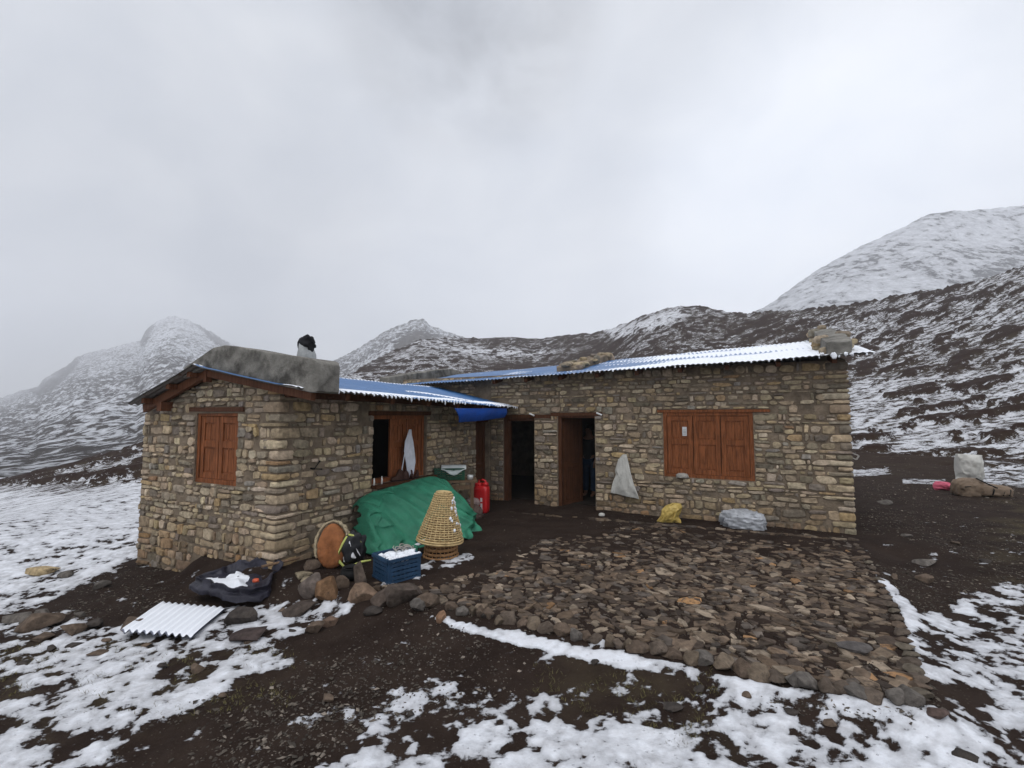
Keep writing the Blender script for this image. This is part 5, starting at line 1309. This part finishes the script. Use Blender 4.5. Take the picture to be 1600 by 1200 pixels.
o = crumple('cloth', (.10, .05, .05), cloth_mat('grey_rag', (.3, .28, .25), .8), 27, .4, 2.4, 12); p = hpick(1066, 744, v=US-.03); o.location = toworld(*p); o.rotation_euler = (0, 0, HROT); o.location.z = WIN_M[2]+.02; tag(o, 'grey crumpled rag on the sill of the wide shuttered window', 'rag')
m = MB(); s0_, s1_, = float(hpick(1066, 674, v=US)[0]), float(hpick(1073, 674, v=US)[0]); zt_, zb_ = float(hpick(1070, 667, v=US)[2]), float(hpick(1070, 681, v=US)[2])
m.box(0, s1_-s0_, -.003, 0, zb_, zt_); m.box((s1_-s0_)*.2, (s1_-s0_)*.8, -.0038, -.0032, zb_+.05, zb_+.06, col=(.3, .3, .3), mi=1)
for k in range(4): m.box((s1_-s0_)*.15, (s1_-s0_)*.85, -.0042, -.0031, zb_+.025+k*.026, zb_+.033+k*.026, mi=1)
o = m.build('notice', [basic('white_paper', (.62, .62, .62), .8, .1, 5, 0), basic('grey_print', (.25, .25, .26), .8, .1, 5, 0)]); o.location = toworld(s0_, US+.014); o.rotation_euler = (0, 0, HROT+.0); tag(o, 'small white paper notice pinned to the left shutter of the wide window', 'notice')
# --- right background heap
def wpick_plane(depth): return lambda x_, y_: dpick(x_, y_, depth)
d0 = float(gpt(1512, 757)[1])
P, out_ = sack_from_outline('s', [(1494, 709), (1494, 720), (1495, 735), (1496, 745), (1492, 756)], [(1532, 711), (1531, 722), (1532, 735), (1533, 745), (1530, 757)], wpick_plane(d0+.15), None, .22, 11, fold=.06)
build_sack('sack', P, out_, (0, -1, 0), M['whsack'], 'upright white sack standing in the right background', 'sack', False)
d1 = float(gpt(1480, 768)[1])
P, out_ = sack_from_outline('s', [(1463, 752), (1460, 757), (1459, 762), (1461, 768)], [(1478, 753), (1495, 757), (1506, 761), (1500, 765)], wpick_plane(d1+.1), None, .16, 13, fold=.04)
build_sack('sack', P, out_, (0, -1, 0), cloth_mat('pink_woven', (.55, .10, .16), .6, .2, 7), 'flattened pink sack left of the brown packs', 'sack', False)
pk_m = cloth_mat('khaki_canvas', (.175, .125, .085), .8, .25, 6, .5)
d2 = float(gpt(1530, 775)[1])
o = crumple('pack', (.30, .2, .24), pk_m, 33, .22, 3, 18); p = gpt(1521, 775); o.location = (p[0], p[1]+.1, p[2]+.14); tag(o, 'upright khaki pack in front of the white sack', 'pack'); 
o2 = crumple('pack', (.38, .2, .16), pk_m, 37, .2, 3, 18); p = gpt(1558, 776); o2.location = (p[0], p[1]+.1, p[2]+.1); o2.rotation_euler = (0, math.radians(4), .1); tag(o2, 'long khaki pack lying with black straps at the right', 'pack')
m = MB()
for k in (-.2, .06, .22): m.tube([(k-.05, -.21, -.06), (k, -.2, .06), (k+.03, -.08, .15), (k+.05, .1, .14)], .014, 6)
m.tube([(-.42, .0, .28), (-.28, -.12, .18), (-.12, -.2, .1)], .016, 6); m.build('strap', M['black'], o2, True)
m = MB(); m.tube([(-.26, -.18, .08), (-.05, -.2, .1), (.2, -.19, .07)], .012, 6); m.build('strap', M['black'], o, True)
# pale frame leaning behind the right corner
m = MB(); f0, f1, f2, f3 = [toworld(*hpick(x_, y_, v=US+1.0)) for x_, y_ in ((1318, 702), (1342, 712), (1338, 718), (1318, 710))]
for a_, b_ in ((f0, f1), (f1, f2), (f2, f3)): m.bar(a_, b_, .035, .02)
o = m.build('window_frame_piece', basic('pale_frame', (.45, .43, .40), .7, .1, 5, .1)); tag(o, 'pale narrow frame sticking out behind the right corner of the hut', 'frame')
# --- low dark tray-shaped sheet with snow in its hollow, left foreground
RIM = [(300, 905, .07), (318, 897, .09), (340, 893, .10), (352, 884, .13), (370, 876, .17), (388, 879, .15), (405, 873, .20), (438, 878, .20), (426, 892, .12), (418, 910, .12), (404, 916, .10), (378, 922, .10), (352, 920, .10), (332, 912, .09), (317, 911, .08)]
zg_ = gpt(370, 905)[2]; rim = np.array([gpick(px, py, zg_+h) for px, py, h in RIM])
nr_ = 112; tq = np.linspace(0, len(rim), nr_, endpoint=False); ext = np.vstack([rim, rim[:1]])
ring = np.stack([np.interp(tq, np.arange(len(rim)+1), ext[:, k]) for k in range(3)], -1)
for _ in range(1): ring = (np.roll(ring, 1, 0)+ring*2+np.roll(ring, -1, 0))/4
cen_ = ring.mean(0); th_ = np.linspace(0, 2*PI, nr_, endpoint=False)
def tring(k, z, cr, sd): 
    p = cen_+(ring-cen_)*k; n_ = fbm(3+2.2*np.cos(th_)*k, 3+2.2*np.sin(th_)*k, None, 4, sd)-.5
    p[:, 2] = (zg_+z if z is not None else ring[:, 2])+n_*cr; p[:, :2] += ((cen_-ring)[:, :2])*(n_*.35)[:, None]*(.4+cr*3); return p
rows = [tring(1.10, -.04, .02, 4), tring(1.07, .01, .05, 4), tring(.97, .03, .08, 5), tring(1.03, None, .07, 6), tring(1.0, None, .05, 6), tring(.9, .055, .08, 7), tring(.72, .035, .07, 8), tring(.45, .04, .06, 9), tring(.2, .045, .03, 9), tring(.01, .06, 0, 9)]
T_ = np.array(rows); from_ = np.linspace(0, len(rows)-1, 46); lo_ = np.clip(from_.astype(int), 0, len(rows)-2); fr_ = (from_-lo_)[:, None, None]
T_ = T_[lo_]*(1-fr_)+T_[lo_+1]*fr_
T_[..., 2] += .055*(ridged(T_[..., 0]*4, T_[..., 1]*5, 4, 14)-.6); T_[..., 0] += .05*(ridged(T_[..., 1]*6, T_[..., 2]*7+T_[..., 0]*3, 3, 15)-.6); T_[..., 1] += .05*(ridged(T_[..., 0]*6, T_[..., 2]*7, 3, 16)-.6)
dt = grid_mesh('tray', T_[..., 0], T_[..., 1], T_[..., 2], None, None, [cloth_mat('navy_sheet', (.020, .019, .030), .5, .35, 4, .6, 12, .02)], True, wrap=True)
tag(dt, 'low dark navy tray shaped sheet with snow in its hollow by the gable wall', 'tray')
m = MB(); q_ = T_[28:45].copy()
sc3 = fbm(q_[..., 0]*7, q_[..., 1]*7, None, 3, 4); k0 = cen_+np.array([-.10, -.06, 0])
rad_ = np.hypot(q_[..., 0]-k0[0], (q_[..., 1]-k0[1])*1.1); q_[..., 2] += -.03+.06*sstep(.40, .12, rad_+.35*(sc3-.5))
so_ = grid_mesh('snow_patch', q_[..., 0], q_[..., 1], q_[..., 2], None, dt, [M['snow']], True, wrap=True)
for (px, py), w in (((400, 907), .035),):
    p = gpick(px, py, zg_+.13); m = MB(); m.lump(p, (w, .025, .02), p=2.5, n=5, jit=.25); m.build('orange_end', cloth_mat('orange_nylon', (.50, .085, .035), .5), dt, True)
m = MB(); a_, b_ = gpt(408, 899), gpt(462, 889); m.tube([(a_[0], a_[1], a_[2]+.10), (b_[0], b_[1]+.1, b_[2]+.10)], .016, 8)
o = m.build('stick', M['plank'], None, True); tag(o, 'thin wooden pole lying between the navy tray and the wing corner', 'pole')
m = MB(); a_ = gpt(424, 885); m.add([(a_[0]-.10, a_[1]+.05, a_[2]+.02), (a_[0]+.10, a_[1]+.1, a_[2]+.04), (a_[0]+.16, a_[1]+.16, a_[2]+.20), (a_[0]+.02, a_[1]+.14, a_[2]+.22)]+[(a_[0]-.10, a_[1]+.07, a_[2]+.02), (a_[0]+.10, a_[1]+.12, a_[2]+.04), (a_[0]+.16, a_[1]+.18, a_[2]+.20), (a_[0]+.02, a_[1]+.16, a_[2]+.22)], [(0, 1, 2, 3), (7, 6, 5, 4), (0, 4, 5, 1), (1, 5, 6, 2), (2, 6, 7, 3), (3, 7, 4, 0)])
o = m.build('sheet_flap', cloth_mat('slate_grey_sheet', (.06, .06, .065), .6)); tag(o, 'stiff slate grey flap leaning on the wall foot behind the navy tray', 'sheet')
# --- corrugated sheet on the ground
g0, g1, g2, g3 = gpt(186, 1001), gpt(300, 1003), gpt(252, 954), gpt(352, 957)
for g_, h_ in ((g0, .085), (g2, .08), (g1, .045), (g3, .04)): g_[2] += h_
mt = roofmat('old_zinc', (.16, .17, .22), 1)
o, *_ = sheet('roofing_sheet', g0, g1, g2, g3, lambda a_, b_, P_: np.clip(.96+.4*(fbm(P_[..., 0]*4, P_[..., 1]*4, None, 3, 5)-.5)-.6*(1-sstep(0, .05, b_))+.25*sstep(.6, 1, a_), 0, 1), None, [mt, mt], per=.078, amp=.017, lift=.012)
tag(o, 'loose corrugated metal sheet lying snow covered on the ground', 'roofing sheet')
# ------------------------------------------------------------------ person in the doorway
def skin(name, verts, edges, radii, mat, parent, root=0, sub=2):
    me = bpy.data.meshes.new(name); me.from_pydata([tuple(v) for v in verts], edges, [])
    o = bpy.data.objects.new(name, me); COL.objects.link(o); md = o.modifiers.new('skin', 'SKIN'); o.modifiers.new('sub', 'SUBSURF').levels = sub; md.use_smooth_shade = True
    for i, r_ in enumerate(radii): me.skin_vertices[0].data[i].radius = r_ if hasattr(r_, '__len__') else (r_, r_); me.skin_vertices[0].data[i].use_root = (i == root)
    dg = bpy.context.evaluated_depsgraph_get(); me2 = bpy.data.meshes.new_from_object(o.evaluated_get(dg)); bpy.data.objects.remove(o)
    me2.name = name; me2.materials.clear(); return link(name, me2, parent, [mat], True)
def person():
    q_ = hpick(922, 783, v=US+1.35); e = empty('person', toworld(float(q_[0]), US+1.35, -.02), HROT+PI*.93); tag(e, 'person in dark jacket and blue jeans standing in the shadow of the doorway', 'person')
    sk = basic('skin', (.22, .12, .08), .6, .1, 9, .05)
    V = [(0, 0, .84), (0, .01, 1.0), (0, 0, 1.18), (0, -.01, 1.30), (0, .01, 1.38), (0, .02, 1.47), (0, .01, 1.56)]; E = [(i, i+1) for i in range(6)]; Rd = [.125, .12, .14, .13, .05, .075, .085]
    def chain(start, pts, rs2):
        p_ = start
        for q2, r2 in zip(pts, rs2): V.append(q2); Rd.append(r2); E.append((p_, len(V)-1)); p_ = len(V)-1
        return p_
    for s_ in (-1, 1):
        chain(0, [(s_*.09, 0, .80), (s_*.10, -.01+.02*s_, .45), (s_*.10, .02, .09), (s_*.10, .02, .05), (s_*.11, .14, .03)], [.09, .06, .045, .04, .035])
        h = chain(3, [(s_*.17, 0, 1.27), (s_*.23, .02, 1.02), (s_*.23, .14, .82), (s_*.225, .18, .75)], [.055, .045, .034, .032])
        for k in range(4): chain(h, [(s_*(.235-.004*k), .165+.018*k, .70-.006*(k % 2)), (s_*.225, .175+.018*k, .66+.004*k)], [.010, .008])
        chain(h, [(s_*.20, .165, .72), (s_*.19, .17, .69)], [.011, .009])
    V += [(0, .105, 1.50)]; Rd += [.016]; E += [(5, len(V)-1)]
    skin('body', V, E, Rd, sk, e)
    jk = cloth_mat('black_jacket', (.018, .018, .02), .8, .2, 8, .3)
    Vj = [(0, 0, .78), (0, .01, 1.0), (0, 0, 1.18), (0, -.005, 1.31)]; Ej = [(0, 1), (1, 2), (2, 3)]; Rj = [.15, .145, .16, .12]
    for s_ in (-1, 1):
        b_ = len(Vj); Vj += [(s_*.17, 0, 1.28), (s_*.235, .02, 1.02), (s_*.232, .135, .84)]; Rj += [.075, .062, .05]; Ej += [(3, b_), (b_, b_+1), (b_+1, b_+2)]
    skin('jacket', Vj, Ej, Rj, jk, e)
    Vt = [(0, 0, .84)]; Et = []; Rt = [.135]
    for s_ in (-1, 1):
        b_ = len(Vt); Vt += [(s_*.09, 0, .78), (s_*.10, 0, .45), (s_*.10, .02, .10)]; Rt += [.105, .08, .065]; Et += [(0, b_), (b_, b_+1), (b_+1, b_+2)]
    skin('jeans', Vt, Et, Rt, cloth_mat('blue_jeans', (.018, .042, .085), .85, .2, 12, .3), e)
    m = MB(); m.lump((0, -.005, 1.555), (.092, .10, .09), p=2.2, n=8, jit=.08); m.build('hair', M['black'], e, True)
person()
